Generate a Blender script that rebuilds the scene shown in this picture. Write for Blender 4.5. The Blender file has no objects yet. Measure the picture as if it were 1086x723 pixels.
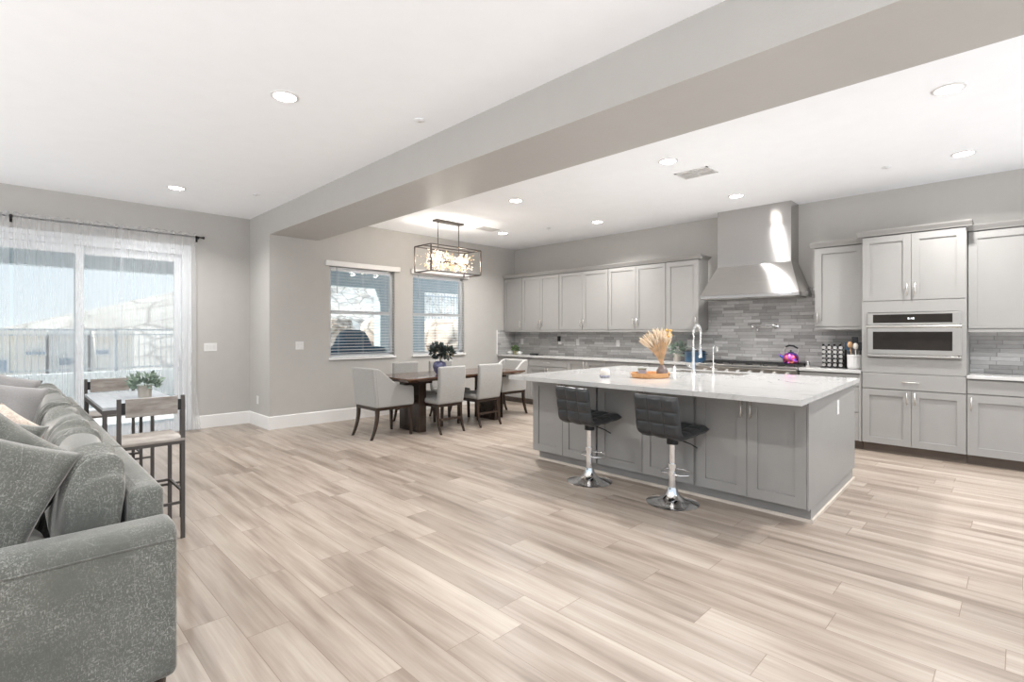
import bpy, bmesh, math, random
from mathutils import Vector, Matrix
R = math.radians
PI = math.pi
random.seed(7)
sc = bpy.context.scene
COL = sc.collection

# ------------------------------------------------------------------ camera, sky, sun, exposure
cam_data = bpy.data.cameras.new('camera')
cam = bpy.data.objects.new('camera', cam_data)
COL.objects.link(cam)
cam.location = (0, 0, 1.36)
cam.rotation_euler = (R(90), 0, -R(44.9085))
cam_data.sensor_width = 36
cam_data.lens = 539.13 / 1086 * 36
cam_data.shift_y = -(361.5 - 352.06) / 1086
cam_data.clip_start = 0.05
cam_data.clip_end = 400
sc.camera = cam

world = bpy.data.worlds.new('sky_and_fill')
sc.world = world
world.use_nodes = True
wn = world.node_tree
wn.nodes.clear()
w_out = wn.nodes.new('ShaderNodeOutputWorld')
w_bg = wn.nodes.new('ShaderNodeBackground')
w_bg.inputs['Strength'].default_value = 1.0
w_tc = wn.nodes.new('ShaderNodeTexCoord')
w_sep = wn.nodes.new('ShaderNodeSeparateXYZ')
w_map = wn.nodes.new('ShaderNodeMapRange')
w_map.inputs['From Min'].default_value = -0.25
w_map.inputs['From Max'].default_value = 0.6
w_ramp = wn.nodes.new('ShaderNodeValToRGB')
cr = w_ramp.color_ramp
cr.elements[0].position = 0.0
cr.elements[0].color = (2.15, 2.22, 2.34, 1)  # below the horizon: added fill glow, raised to light the ceiling
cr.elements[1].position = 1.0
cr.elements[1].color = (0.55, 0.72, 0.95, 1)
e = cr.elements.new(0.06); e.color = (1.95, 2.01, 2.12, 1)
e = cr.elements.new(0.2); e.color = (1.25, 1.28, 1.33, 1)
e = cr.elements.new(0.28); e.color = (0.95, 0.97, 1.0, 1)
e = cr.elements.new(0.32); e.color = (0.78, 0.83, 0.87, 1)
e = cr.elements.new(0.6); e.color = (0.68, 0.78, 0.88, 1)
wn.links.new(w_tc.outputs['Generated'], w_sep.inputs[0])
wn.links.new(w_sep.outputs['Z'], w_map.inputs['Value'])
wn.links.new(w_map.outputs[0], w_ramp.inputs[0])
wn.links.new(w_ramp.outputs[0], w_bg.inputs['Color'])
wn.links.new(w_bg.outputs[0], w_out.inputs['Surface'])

sun_d = bpy.data.lights.new('sun', 'SUN')
sun_d.energy = 8.0
sun_d.angle = R(0.6)
sun_d.color = (1.0, 0.96, 0.9)
sun = bpy.data.objects.new('sun', sun_d)
COL.objects.link(sun)
sun.rotation_euler = Vector((0.62, -0.42, -0.66)).to_track_quat('-Z', 'Y').to_euler()

LAMP_W = 27.0          # each recessed downlight
sc.view_settings.view_transform = 'Standard'
sc.view_settings.look = 'None'
sc.view_settings.gamma = 1
sc.view_settings.use_curve_mapping = False
sc.view_settings.exposure = 0.33

# ------------------------------------------------------------------ material helpers
def newmat(name):
    m = bpy.data.materials.new(name)
    m.use_nodes = True
    nt = m.node_tree
    b = nt.nodes['Principled BSDF']
    return m, nt, b

def nd(nt, typ, **kw):
    n = nt.nodes.new(typ)
    for k, v in kw.items():
        if k.startswith('_'):
            setattr(n, k[1:], v)
        else:
            key = k.replace('__', ' ')
            s = n.inputs[int(key[1:])] if key[0] == 'i' and key[1:].isdigit() else n.inputs[key]
            if hasattr(v, 'is_output') or isinstance(v, bpy.types.NodeSocket):
                nt.links.new(v, s)
            else:
                s.default_value = v
    return n

def mth(nt, op, a, b=None):
    n = nt.nodes.new('ShaderNodeMath'); n.operation = op
    for i, v in enumerate((a, b)):
        if v is None: continue
        if isinstance(v, bpy.types.NodeSocket): nt.links.new(v, n.inputs[i])
        else: n.inputs[i].default_value = v
    return n.outputs[0]

def mixc(nt, f, a, b, blend='MIX'):
    n = nt.nodes.new('ShaderNodeMix'); n.data_type = 'RGBA'; n.blend_type = blend
    for s, v in ((n.inputs[0], f), (n.inputs[6], a), (n.inputs[7], b)):
        if isinstance(v, bpy.types.NodeSocket): nt.links.new(v, s)
        elif isinstance(v, (int, float)): s.default_value = v
        else: s.default_value = (*v, 1) if len(v) == 3 else v
    return n.outputs[2]

def ramp(nt, fac, stops):
    n = nt.nodes.new('ShaderNodeValToRGB')
    el = n.color_ramp.elements
    while len(el) < len(stops): el.new(0.5)
    for e_, (p, c) in zip(el, stops):
        e_.position = p
        e_.color = (*c, 1) if len(c) == 3 else c
    nt.links.new(fac, n.inputs[0])
    return n.outputs[0]

def objco(nt, scale=(1, 1, 1)):
    tc = nt.nodes.new('ShaderNodeTexCoord')
    mp = nt.nodes.new('ShaderNodeMapping')
    mp.inputs['Scale'].default_value = scale
    nt.links.new(tc.outputs['Object'], mp.inputs[0])
    return mp.outputs[0]

def noise(nt, vec, scale, detail=3, rough=0.5):
    n = nt.nodes.new('ShaderNodeTexNoise')
    nt.links.new(vec, n.inputs['Vector'])
    n.inputs['Scale'].default_value = scale
    n.inputs['Detail'].default_value = detail
    n.inputs['Roughness'].default_value = rough
    return n.outputs[0]

def bump(nt, b, h, strength, dist=0.01):
    n = nt.nodes.new('ShaderNodeBump')
    n.inputs['Strength'].default_value = strength
    n.inputs['Distance'].default_value = dist
    nt.links.new(h, n.inputs['Height'])
    nt.links.new(n.outputs[0], b.inputs['Normal'])

def plain(name, c, rough=0.5, metal=0.0, var=0.04, nscale=6.0, bmp=0.0, bscale=80, spec=None, coat=0):
    m, nt, b = newmat(name)
    v = objco(nt)
    n = noise(nt, v, nscale)
    lo = tuple(max(0, x * (1 - var)) for x in c); hi = tuple(min(1, x * (1 + var)) for x in c)
    nt.links.new(ramp(nt, n, [(0.3, lo), (0.7, hi)]), b.inputs['Base Color'])
    b.inputs['Roughness'].default_value = rough
    b.inputs['Metallic'].default_value = metal
    if spec is not None: b.inputs['Specular IOR Level'].default_value = spec
    if coat: b.inputs['Coat Weight'].default_value = coat
    if bmp: bump(nt, b, noise(nt, v, bscale, 4), bmp, 0.004)
    return m

def emis(name, c, s):
    m, nt, b = newmat(name)
    b.inputs['Base Color'].default_value = (*c, 1)
    b.inputs['Emission Color'].default_value = (*c, 1)
    b.inputs['Emission Strength'].default_value = s
    return m

M = {}
M['wall'] = plain('wall_paint', (0.475, 0.458, 0.432), 0.6, var=0.015, bmp=0.15, bscale=120)
M['ceiling'] = plain('ceiling_paint', (0.93, 0.945, 0.965), 0.9, var=0.01, bmp=0.12, bscale=90, spec=0.1)
M['beam'] = plain('beam_paint', (0.455, 0.44, 0.415), 0.42, var=0.015, bmp=0.25, bscale=60)
M['white'] = plain('white_trim_paint', (0.80, 0.785, 0.765), 0.4, var=0.01)
M['plastic'] = plain('white_plastic', (0.74, 0.73, 0.715), 0.35, var=0.01)
M['cab'] = plain('cabinet_paint', (0.30, 0.29, 0.277), 0.4, var=0.015)
M['cabgap'] = plain('cabinet_shadow_gap', (0.16, 0.145, 0.13), 0.7, var=0.05)
M['toe'] = plain('toe_kick_brown', (0.13, 0.10, 0.08), 0.5, var=0.1)
M['nickel'] = plain('brushed_nickel', (0.72, 0.70, 0.67), 0.28, 1.0, var=0.03)
M['chrome'] = plain('chrome', (0.86, 0.86, 0.86), 0.06, 1.0, var=0.01)
M['bronze'] = plain('dark_bronze', (0.12, 0.105, 0.095), 0.42, 0.7, var=0.1)
M['black'] = plain('black_metal', (0.02, 0.02, 0.02), 0.45, 0.3, var=0.1)
M['blackplastic'] = plain('black_plastic', (0.015, 0.015, 0.016), 0.4, var=0.1)
M['leather'] = plain('black_leatherette', (0.03, 0.032, 0.034), 0.34, var=0.15, bmp=0.12, bscale=180)
M['grate'] = plain('cast_iron', (0.03, 0.03, 0.03), 0.6, 0.4, var=0.2)
M['darkglass'] = plain('dark_oven_glass', (0.018, 0.014, 0.011), 0.08, var=0.2, spec=0.22)
M['vinyl'] = plain('white_vinyl', (0.80, 0.81, 0.82), 0.35, var=0.01)
M['slat'] = plain('blind_slat', (0.78, 0.79, 0.79), 0.45, var=0.02)
M['ceramic'] = plain('white_ceramic', (0.70, 0.69, 0.675), 0.3, var=0.01)
M['wax'] = plain('cream_wax', (0.72, 0.67, 0.61), 0.5, var=0.02)
M['pale_pot'] = plain('taupe_clay', (0.42, 0.38, 0.33), 0.7, var=0.08)
M['yellow_pot'] = plain('tan_pot', (0.50, 0.42, 0.25), 0.6, var=0.08)
M['bluepot'] = plain('blue_enamel', (0.035, 0.085, 0.15), 0.3, var=0.1, coat=0.3)
M['vase_blue'] = plain('violet_glazed_ceramic', (0.10, 0.10, 0.19), 0.35, var=0.6, nscale=40, coat=0.3)
M['vase_brown'] = plain('brown_smoked_glass', (0.22, 0.165, 0.15), 0.25, var=0.2, nscale=20)
M['jar_glass'] = plain('grey_violet_glass', (0.38, 0.38, 0.45), 0.2, var=0.2, nscale=40)
M['green_lid'] = plain('sage_lid', (0.28, 0.32, 0.27), 0.4, var=0.1)
M['shoe'] = plain('beige_shoe_molding', (0.56, 0.49, 0.42), 0.5, var=0.05)
M['leaf'] = plain('leaf_green', (0.10, 0.17, 0.055), 0.55, var=0.4, nscale=20)
M['leafsage'] = plain('leaf_sage', (0.22, 0.28, 0.22), 0.65, var=0.3, nscale=20)
M['leafdark'] = plain('leaf_dark_teal', (0.035, 0.05, 0.045), 0.55, var=0.6, nscale=25)
M['leaftan'] = plain('dried_petal_tan', (0.36, 0.31, 0.2), 0.7, var=0.3, nscale=20)
M['wheat'] = plain('dried_wheat', (0.66, 0.45, 0.27), 0.8, var=0.25, nscale=15)
M['wheatpale'] = plain('dried_pampas', (0.74, 0.61, 0.46), 0.85, var=0.12, nscale=15)
M['flower'] = plain('dried_ochre_flower', (0.62, 0.38, 0.10), 0.8, var=0.3, nscale=30)
M['woodspoon'] = plain('beech_wood', (0.55, 0.33, 0.17), 0.6, var=0.12)
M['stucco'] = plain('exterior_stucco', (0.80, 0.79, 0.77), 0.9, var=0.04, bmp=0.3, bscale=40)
M['stuccoshade'] = plain('patio_stucco_shaded', (0.42, 0.47, 0.50), 0.9, var=0.05, bmp=0.3, bscale=40)  # darker bluish copy of the stucco, patio shade put into the colour
M['patio'] = plain('patio_concrete', (0.80, 0.79, 0.77), 0.8, var=0.04, nscale=2)
M['earth'] = plain('desert_ground', (0.56, 0.50, 0.43), 0.95, var=0.15, nscale=0.6)
M['cover'] = plain('blue_grill_cover', (0.03, 0.085, 0.15), 0.6, var=0.3, nscale=5)
M['house'] = plain('beige_house_stucco', (0.80, 0.74, 0.66), 0.9, var=0.04)
M['housewhite'] = plain('white_house_stucco', (0.78, 0.77, 0.75), 0.9, var=0.04)
M['housewin'] = plain('blue_house_window', (0.18, 0.27, 0.36), 0.2, var=0.1)
M['roof'] = plain('grey_roof_tile', (0.35, 0.33, 0.31), 0.9, var=0.1)
M['rail'] = plain('grey_railing', (0.42, 0.46, 0.50), 0.5, 0.1, var=0.05)
M['bulb'] = emis('chandelier_bulb', (1.0, 0.86, 0.66), 14)
M['petal'] = None
M['lens'] = emis('downlight_lens', (1.0, 0.96, 0.90), 30)
M['flame'] = emis('display_digits', (0.9, 0.92, 0.95), 0.45)

def m_steel(name, base=(0.50, 0.485, 0.47), rough=0.2, aniso=0.95, horiz=True):
    m, nt, b = newmat(name)
    v = objco(nt, (1, 1, 120) if horiz else (120, 1, 1))
    n = noise(nt, v, 4, 2)
    nt.links.new(ramp(nt, n, [(0.3, tuple(x * .93 for x in base)), (0.7, tuple(min(1, x * 1.05) for x in base))]), b.inputs['Base Color'])
    b.inputs['Metallic'].default_value = 1
    b.inputs['Roughness'].default_value = rough
    b.inputs['Anisotropic'].default_value = aniso
    tg = nt.nodes.new('ShaderNodeTangent'); tg.direction_type = 'RADIAL'; tg.axis = 'Z'
    nt.links.new(tg.outputs[0], b.inputs['Tangent'])
    b.inputs['Anisotropic Rotation'].default_value = 0.25
    return m
M['steel'] = m_steel('brushed_stainless_steel')
M['steelplain'] = plain('satin_stainless_steel', (0.46, 0.44, 0.415), 0.34, 1.0, var=0.03)

def m_floor():
    m, nt, b = newmat('oak_plank_floor')
    tc = nt.nodes.new('ShaderNodeTexCoord')
    sp = nt.nodes.new('ShaderNodeSeparateXYZ'); nt.links.new(tc.outputs['Object'], sp.inputs[0])
    W, L = 0.19, 1.22
    rx = mth(nt, 'DIVIDE', sp.outputs['X'], W)
    row = mth(nt, 'FLOOR', rx)
    wn1 = nt.nodes.new('ShaderNodeTexWhiteNoise'); wn1.noise_dimensions = '1D'
    nt.links.new(row, wn1.inputs['W'])
    ly = mth(nt, 'ADD', mth(nt, 'DIVIDE', sp.outputs['Y'], L), wn1.outputs['Value'])
    colm = mth(nt, 'FLOOR', ly)
    cmb = nt.nodes.new('ShaderNodeCombineXYZ'); nt.links.new(row, cmb.inputs[0]); nt.links.new(colm, cmb.inputs[1])
    wn2 = nt.nodes.new('ShaderNodeTexWhiteNoise'); wn2.noise_dimensions = '2D'
    nt.links.new(cmb.outputs[0], wn2.inputs['Vector'])
    rnd = wn2.outputs['Value']
    # grain coordinates: stretched along the plank, offset per plank
    gx = mth(nt, 'MULTIPLY', sp.outputs['X'], 11.0)
    gy = mth(nt, 'ADD', mth(nt, 'MULTIPLY', sp.outputs['Y'], 0.85), mth(nt, 'MULTIPLY', rnd, 57.0))
    g = nt.nodes.new('ShaderNodeCombineXYZ'); nt.links.new(gx, g.inputs[0]); nt.links.new(gy, g.inputs[1]); nt.links.new(mth(nt, 'MULTIPLY', rnd, 31.0), g.inputs[2])
    n1 = noise(nt, g.outputs[0], 1.0, 3, 0.55)
    gx2 = mth(nt, 'MULTIPLY', sp.outputs['X'], 75.0)
    gy2 = mth(nt, 'MULTIPLY', gy, 3.0)
    g2 = nt.nodes.new('ShaderNodeCombineXYZ'); nt.links.new(gx2, g2.inputs[0]); nt.links.new(gy2, g2.inputs[1])
    n2 = noise(nt, g2.outputs[0], 1.0, 3, 0.6)
    base = ramp(nt, n1, [(0.28, (0.225, 0.178, 0.142)), (0.44, (0.335, 0.276, 0.228)), (0.58, (0.408, 0.348, 0.293)), (0.76, (0.465, 0.407, 0.350))])
    fine = ramp(nt, n2, [(0.3, (0.80, 0.785, 0.77)), (0.65, (1, 1, 1))])
    c = mixc(nt, 0.8, base, fine, 'MULTIPLY')
    tone = ramp(nt, rnd, [(0.0, (0.78, 0.77, 0.76)), (0.5, (0.93, 0.92, 0.91)), (1.0, (1.0, 1.0, 1.0))])
    c = mixc(nt, 1.0, c, tone, 'MULTIPLY')
    fx = mth(nt, 'FRACT', rx); fy = mth(nt, 'FRACT', ly)
    ex = mth(nt, 'MINIMUM', fx, mth(nt, 'SUBTRACT', 1.0, fx))
    ey = mth(nt, 'MINIMUM', fy, mth(nt, 'SUBTRACT', 1.0, fy))
    sx = mth(nt, 'LESS_THAN', ex, 0.0014 / W); sy = mth(nt, 'LESS_THAN', ey, 0.0016 / L)
    seam = mth(nt, 'MAXIMUM', sx, sy)
    c = mixc(nt, mth(nt, 'MULTIPLY', seam, 0.9), c, (0.18, 0.13, 0.10))
    nt.links.new(c, b.inputs['Base Color'])
    nt.links.new(mth(nt, 'ADD', mth(nt, 'MULTIPLY', n2, 0.1), 0.30), b.inputs['Roughness'])
    b.inputs['Specular IOR Level'].default_value = 0.45
    bump(nt, b, mth(nt, 'SUBTRACT', mth(nt, 'MULTIPLY', n2, 0.15), seam), 0.25, 0.002)
    return m
M['floor'] = m_floor()

def m_tile():
    m, nt, b = newmat('stacked_stone_tile')
    tc = nt.nodes.new('ShaderNodeTexCoord')
    sp = nt.nodes.new('ShaderNodeSeparateXYZ'); nt.links.new(tc.outputs['Object'], sp.inputs[0])
    u = mth(nt, 'ADD', sp.outputs['X'], sp.outputs['Y'])
    H = 0.044
    rz = mth(nt, 'DIVIDE', sp.outputs['Z'], H); row = mth(nt, 'FLOOR', rz)
    wn1 = nt.nodes.new('ShaderNodeTexWhiteNoise'); wn1.noise_dimensions = '1D'; nt.links.new(row, wn1.inputs['W'])
    ln = mth(nt, 'ADD', mth(nt, 'MULTIPLY', wn1.outputs['Value'], 0.17), 0.16)
    lu = mth(nt, 'ADD', mth(nt, 'DIVIDE', u, ln), mth(nt, 'MULTIPLY', wn1.outputs['Value'], 9.0))
    colm = mth(nt, 'FLOOR', lu)
    cmb = nt.nodes.new('ShaderNodeCombineXYZ'); nt.links.new(row, cmb.inputs[0]); nt.links.new(colm, cmb.inputs[1])
    wn2 = nt.nodes.new('ShaderNodeTexWhiteNoise'); wn2.noise_dimensions = '2D'; nt.links.new(cmb.outputs[0], wn2.inputs['Vector'])
    n = noise(nt, objco(nt, (1, 1, 3)), 14, 4, 0.6)
    val = mth(nt, 'ADD', mth(nt, 'MULTIPLY', wn2.outputs['Value'], 0.62), mth(nt, 'MULTIPLY', n, 0.42))
    c = ramp(nt, val, [(0.12, (0.27, 0.26, 0.25)), (0.4, (0.39, 0.38, 0.37)), (0.7, (0.49, 0.48, 0.47)), (0.95, (0.66, 0.65, 0.64))])
    fz = mth(nt, 'FRACT', rz); fu = mth(nt, 'FRACT', lu)
    ez = mth(nt, 'MINIMUM', fz, mth(nt, 'SUBTRACT', 1.0, fz))
    eu = mth(nt, 'MINIMUM', fu, mth(nt, 'SUBTRACT', 1.0, fu))
    seam = mth(nt, 'MAXIMUM', mth(nt, 'LESS_THAN', ez, 0.045), mth(nt, 'LESS_THAN', eu, 0.012))
    c = mixc(nt, mth(nt, 'MULTIPLY', seam, 0.6), c, (0.17, 0.16, 0.15))
    nt.links.new(c, b.inputs['Base Color'])
    b.inputs['Roughness'].default_value = 0.55
    bump(nt, b, mth(nt, 'SUBTRACT', mth(nt, 'ADD', wn2.outputs['Value'], mth(nt, 'MULTIPLY', n, 0.5)), seam), 0.6, 0.006)
    return m
M['tile'] = m_tile()

def m_quartz():
    m, nt, b = newmat('white_veined_quartz')
    v = objco(nt)
    n = nt.nodes.new('ShaderNodeTexNoise'); nt.links.new(v, n.inputs['Vector'])
    n.inputs['Scale'].default_value = 1.3; n.inputs['Detail'].default_value = 6; n.inputs['Distortion'].default_value = 1.6
    vein = mth(nt, 'ABSOLUTE', mth(nt, 'SUBTRACT', n.outputs[0], 0.5))
    c1 = ramp(nt, vein, [(0.0, (0.45, 0.44, 0.425)), (0.010, (0.505, 0.495, 0.48)), (0.04, (0.53, 0.52, 0.505))])
    cl = ramp(nt, noise(nt, v, 3, 4), [(0.35, (0.95, 0.95, 0.95)), (0.7, (1, 1, 1))])
    nt.links.new(mixc(nt, 0.8, c1, cl, 'MULTIPLY'), b.inputs['Base Color'])
    b.inputs['Roughness'].default_value = 0.13
    return m
M['quartz'] = m_quartz()

def m_sofa():
    m, nt, b = newmat('distressed_grey_velvet')
    v = objco(nt)
    n1 = noise(nt, v, 5, 4, 0.6)
    base = ramp(nt, n1, [(0.3, (0.088, 0.092, 0.080)), (0.7, (0.135, 0.136, 0.120))])
    # rubbed pale flecks: patches of fine broken weave
    patch = ramp(nt, noise(nt, v, 3.3, 3, 0.6), [(0.38, (0.12, 0.12, 0.12)), (0.60, (1, 1, 1))])
    flx = ramp(nt, noise(nt, objco(nt, (230, 230, 80)), 1.0, 3, 0.75), [(0.53, (0, 0, 0)), (0.66, (1, 1, 1))])
    flz = ramp(nt, noise(nt, objco(nt, (85, 85, 240)), 1.0, 3, 0.75), [(0.55, (0, 0, 0)), (0.68, (1, 1, 1))])
    fl = mixc(nt, 1.0, flx, flz, 'LIGHTEN')
    f = mixc(nt, 1.0, fl, patch, 'MULTIPLY')
    # few long scratches
    nz = nt.nodes.new('ShaderNodeTexNoise'); nt.links.new(objco(nt, (1.6, 1, 0.9)), nz.inputs['Vector'])
    nz.inputs['Scale'].default_value = 2.3; nz.inputs['Detail'].default_value = 2; nz.inputs['Distortion'].default_value = 0.7
    sc_ = ramp(nt, mth(nt, 'ABSOLUTE', mth(nt, 'SUBTRACT', nz.outputs[0], 0.5)), [(0.0, (0.55, 0.55, 0.55)), (0.0035, (0, 0, 0))])
    f = mixc(nt, 1.0, f, mixc(nt, 1.0, sc_, patch, 'MULTIPLY'), 'ADD')
    c = mixc(nt, mth(nt, 'MULTIPLY', f, 0.75), base, (0.40, 0.405, 0.37))
    nt.links.new(c, b.inputs['Base Color'])
    b.inputs['Roughness'].default_value = 0.85
    b.inputs['Sheen Weight'].default_value = 0.6
    b.inputs['Sheen Roughness'].default_value = 0.4
    b.inputs['Sheen Tint'].default_value = (0.9, 0.86, 0.82, 1)
    bump(nt, b, noise(nt, v, 260, 3), 0.3, 0.003)
    return m
M['sofa'] = m_sofa()

def m_fabric(name, c, var=0.1):
    m, nt, b = newmat(name)
    v = objco(nt)
    n = noise(nt, v, 120, 5, 0.8)
    nt.links.new(ramp(nt, n, [(0.35, tuple(x * (1 - var) for x in c)), (0.65, tuple(min(1, x * (1 + var)) for x in c))]), b.inputs['Base Color'])
    b.inputs['Roughness'].default_value = 0.9
    b.inputs['Sheen Weight'].default_value = 0.2
    bump(nt, b, n, 0.4, 0.002)
    return m
M['linen'] = m_fabric('light_grey_linen', (0.34, 0.33, 0.312), 0.2)
M['greyfabric'] = m_fabric('grey_pillow_fabric', (0.27, 0.26, 0.255))
M['floral'] = m_fabric('cream_floral_fabric', (0.62, 0.52, 0.44), 0.3)

def m_wood(name, dark, light, rough=0.4, sc_=(2, 25, 25), coat=0.0):
    m, nt, b = newmat(name)
    v = objco(nt, sc_)
    n = noise(nt, v, 1.5, 4, 0.6)
    nt.links.new(ramp(nt, n, [(0.3, dark), (0.7, light)]), b.inputs['Base Color'])
    b.inputs['Roughness'].default_value = rough
    b.inputs['Coat Weight'].default_value = coat
    return m
M['walnut'] = m_wood('walnut_table_wood', (0.06, 0.03, 0.018), (0.13, 0.066, 0.038), 0.18, (1.2, 18, 18), 0.4)
M['legwood'] = m_wood('espresso_leg_wood', (0.022, 0.013, 0.009), (0.045, 0.027, 0.018), 0.25, (20, 20, 2))
M['traywood'] = m_wood('honey_tray_wood', (0.50, 0.24, 0.09), (0.68, 0.37, 0.17), 0.4, (4, 30, 30))
M['greywood'] = m_wood('weathered_grey_wood', (0.22, 0.19, 0.165), (0.42, 0.385, 0.35), 0.55, (5, 5, 25))
M['greytop'] = m_wood('grey_table_top', (0.34, 0.36, 0.38), (0.48, 0.49, 0.50), 0.3, (25, 3, 3))
M['greyframe'] = plain('grey_brown_metal_frame', (0.10, 0.09, 0.085), 0.5, 0.4, var=0.1)

def m_glass():
    m = bpy.data.materials.new('window_glass'); m.use_nodes = True
    nt = m.node_tree; nt.nodes.clear()
    o = nt.nodes.new('ShaderNodeOutputMaterial')
    t = nt.nodes.new('ShaderNodeBsdfTransparent'); t.inputs[0].default_value = (0.93, 0.965, 0.97, 1)
    g = nt.nodes.new('ShaderNodeBsdfGlossy'); g.inputs['Roughness'].default_value = 0.02
    fr = nt.nodes.new('ShaderNodeFresnel'); fr.inputs[0].default_value = 1.45
    mx = nt.nodes.new('ShaderNodeMixShader')
    nt.links.new(fr.outputs[0], mx.inputs[0]); nt.links.new(t.outputs[0], mx.inputs[1]); nt.links.new(g.outputs[0], mx.inputs[2])
    nt.links.new(mx.outputs[0], o.inputs[0])
    return m
M['glass'] = m_glass()

def m_sheer():
    m = bpy.data.materials.new('sheer_voile'); m.use_nodes = True
    nt = m.node_tree; nt.nodes.clear()
    o = nt.nodes.new('ShaderNodeOutputMaterial')
    t = nt.nodes.new('ShaderNodeBsdfTransparent')
    d = nt.nodes.new('ShaderNodeBsdfDiffuse'); d.inputs[0].default_value = (0.86, 0.87, 0.88, 1)
    l = nt.nodes.new('ShaderNodeBsdfTranslucent'); l.inputs[0].default_value = (0.84, 0.87, 0.9, 1)
    a = nt.nodes.new('ShaderNodeMixShader'); a.inputs[0].default_value = 0.5
    nt.links.new(d.outputs[0], a.inputs[1]); nt.links.new(l.outputs[0], a.inputs[2])
    lw = nt.nodes.new('ShaderNodeLayerWeight'); lw.inputs[0].default_value = 0.35
    f = mth(nt, 'ADD', mth(nt, 'MULTIPLY', lw.outputs['Facing'], 0.66), 0.28)
    wv = noise(nt, objco(nt, (60, 60, 1.0)), 1.0, 2)
    f = mth(nt, 'ADD', f, mth(nt, 'MULTIPLY', mth(nt, 'SUBTRACT', wv, 0.5), 0.15))
    mx = nt.nodes.new('ShaderNodeMixShader')
    nt.links.new(f, mx.inputs[0]); nt.links.new(t.outputs[0], mx.inputs[1]); nt.links.new(a.outputs[0], mx.inputs[2])
    nt.links.new(mx.outputs[0], o.inputs[0])
    return m
M['sheer'] = m_sheer()

def m_petal():
    m, nt, b = newmat('amber_crystal')
    v = objco(nt)
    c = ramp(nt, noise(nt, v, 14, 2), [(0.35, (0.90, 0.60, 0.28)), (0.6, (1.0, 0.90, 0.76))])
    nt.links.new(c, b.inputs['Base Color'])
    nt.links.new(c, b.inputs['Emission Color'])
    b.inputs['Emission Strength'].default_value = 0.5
    b.inputs['Roughness'].default_value = 0.15
    return m
M['petal'] = m_petal()

def m_kettle():
    m, nt, b = newmat('iridescent_steel')
    v = objco(nt)
    c = ramp(nt, noise(nt, v, 15, 1), [(0.25, (0.9, 0.45, 0.12)), (0.42, (0.85, 0.12, 0.28)), (0.55, (0.42, 0.12, 0.65)), (0.7, (0.08, 0.2, 0.85)), (0.85, (0.1, 0.7, 0.8))])
    nt.links.new(c, b.inputs['Base Color'])
    b.inputs['Metallic'].default_value = 0.9; b.inputs['Roughness'].default_value = 0.15
    return m
M['kettle'] = m_kettle()

def m_rock(name, a, b_, c_, scale):
    m, nt, b = newmat(name)
    v = objco(nt)
    vo = nt.nodes.new('ShaderNodeTexVoronoi'); vo.feature = 'DISTANCE_TO_EDGE'
    nt.links.new(v, vo.inputs['Vector']); vo.inputs['Scale'].default_value = scale
    n = noise(nt, v, scale * 1.3, 6, 0.65)
    col = ramp(nt, n, [(0.3, a), (0.5, b_), (0.7, c_)])
    crack = ramp(nt, vo.outputs[0], [(0.0, (0.35, 0.33, 0.32)), (0.06, (1, 1, 1))])
    nt.links.new(mixc(nt, 0.8, col, crack, 'MULTIPLY'), b.inputs['Base Color'])
    b.inputs['Roughness'].default_value = 0.9
    bump(nt, b, n, 0.8, 0.08)
    return m
M['rock'] = m_rock('boulder_stone', (0.36, 0.27, 0.21), (0.60, 0.50, 0.42), (0.72, 0.68, 0.64), 1.3)
M['slope'] = m_rock('rocky_slope', (0.50, 0.44, 0.38), (0.70, 0.65, 0.59), (0.80, 0.78, 0.74), 2.2)
M['hill'] = m_rock('dry_hillside', (0.27, 0.245, 0.215), (0.36, 0.33, 0.295), (0.41, 0.385, 0.35), 0.18)

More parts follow.
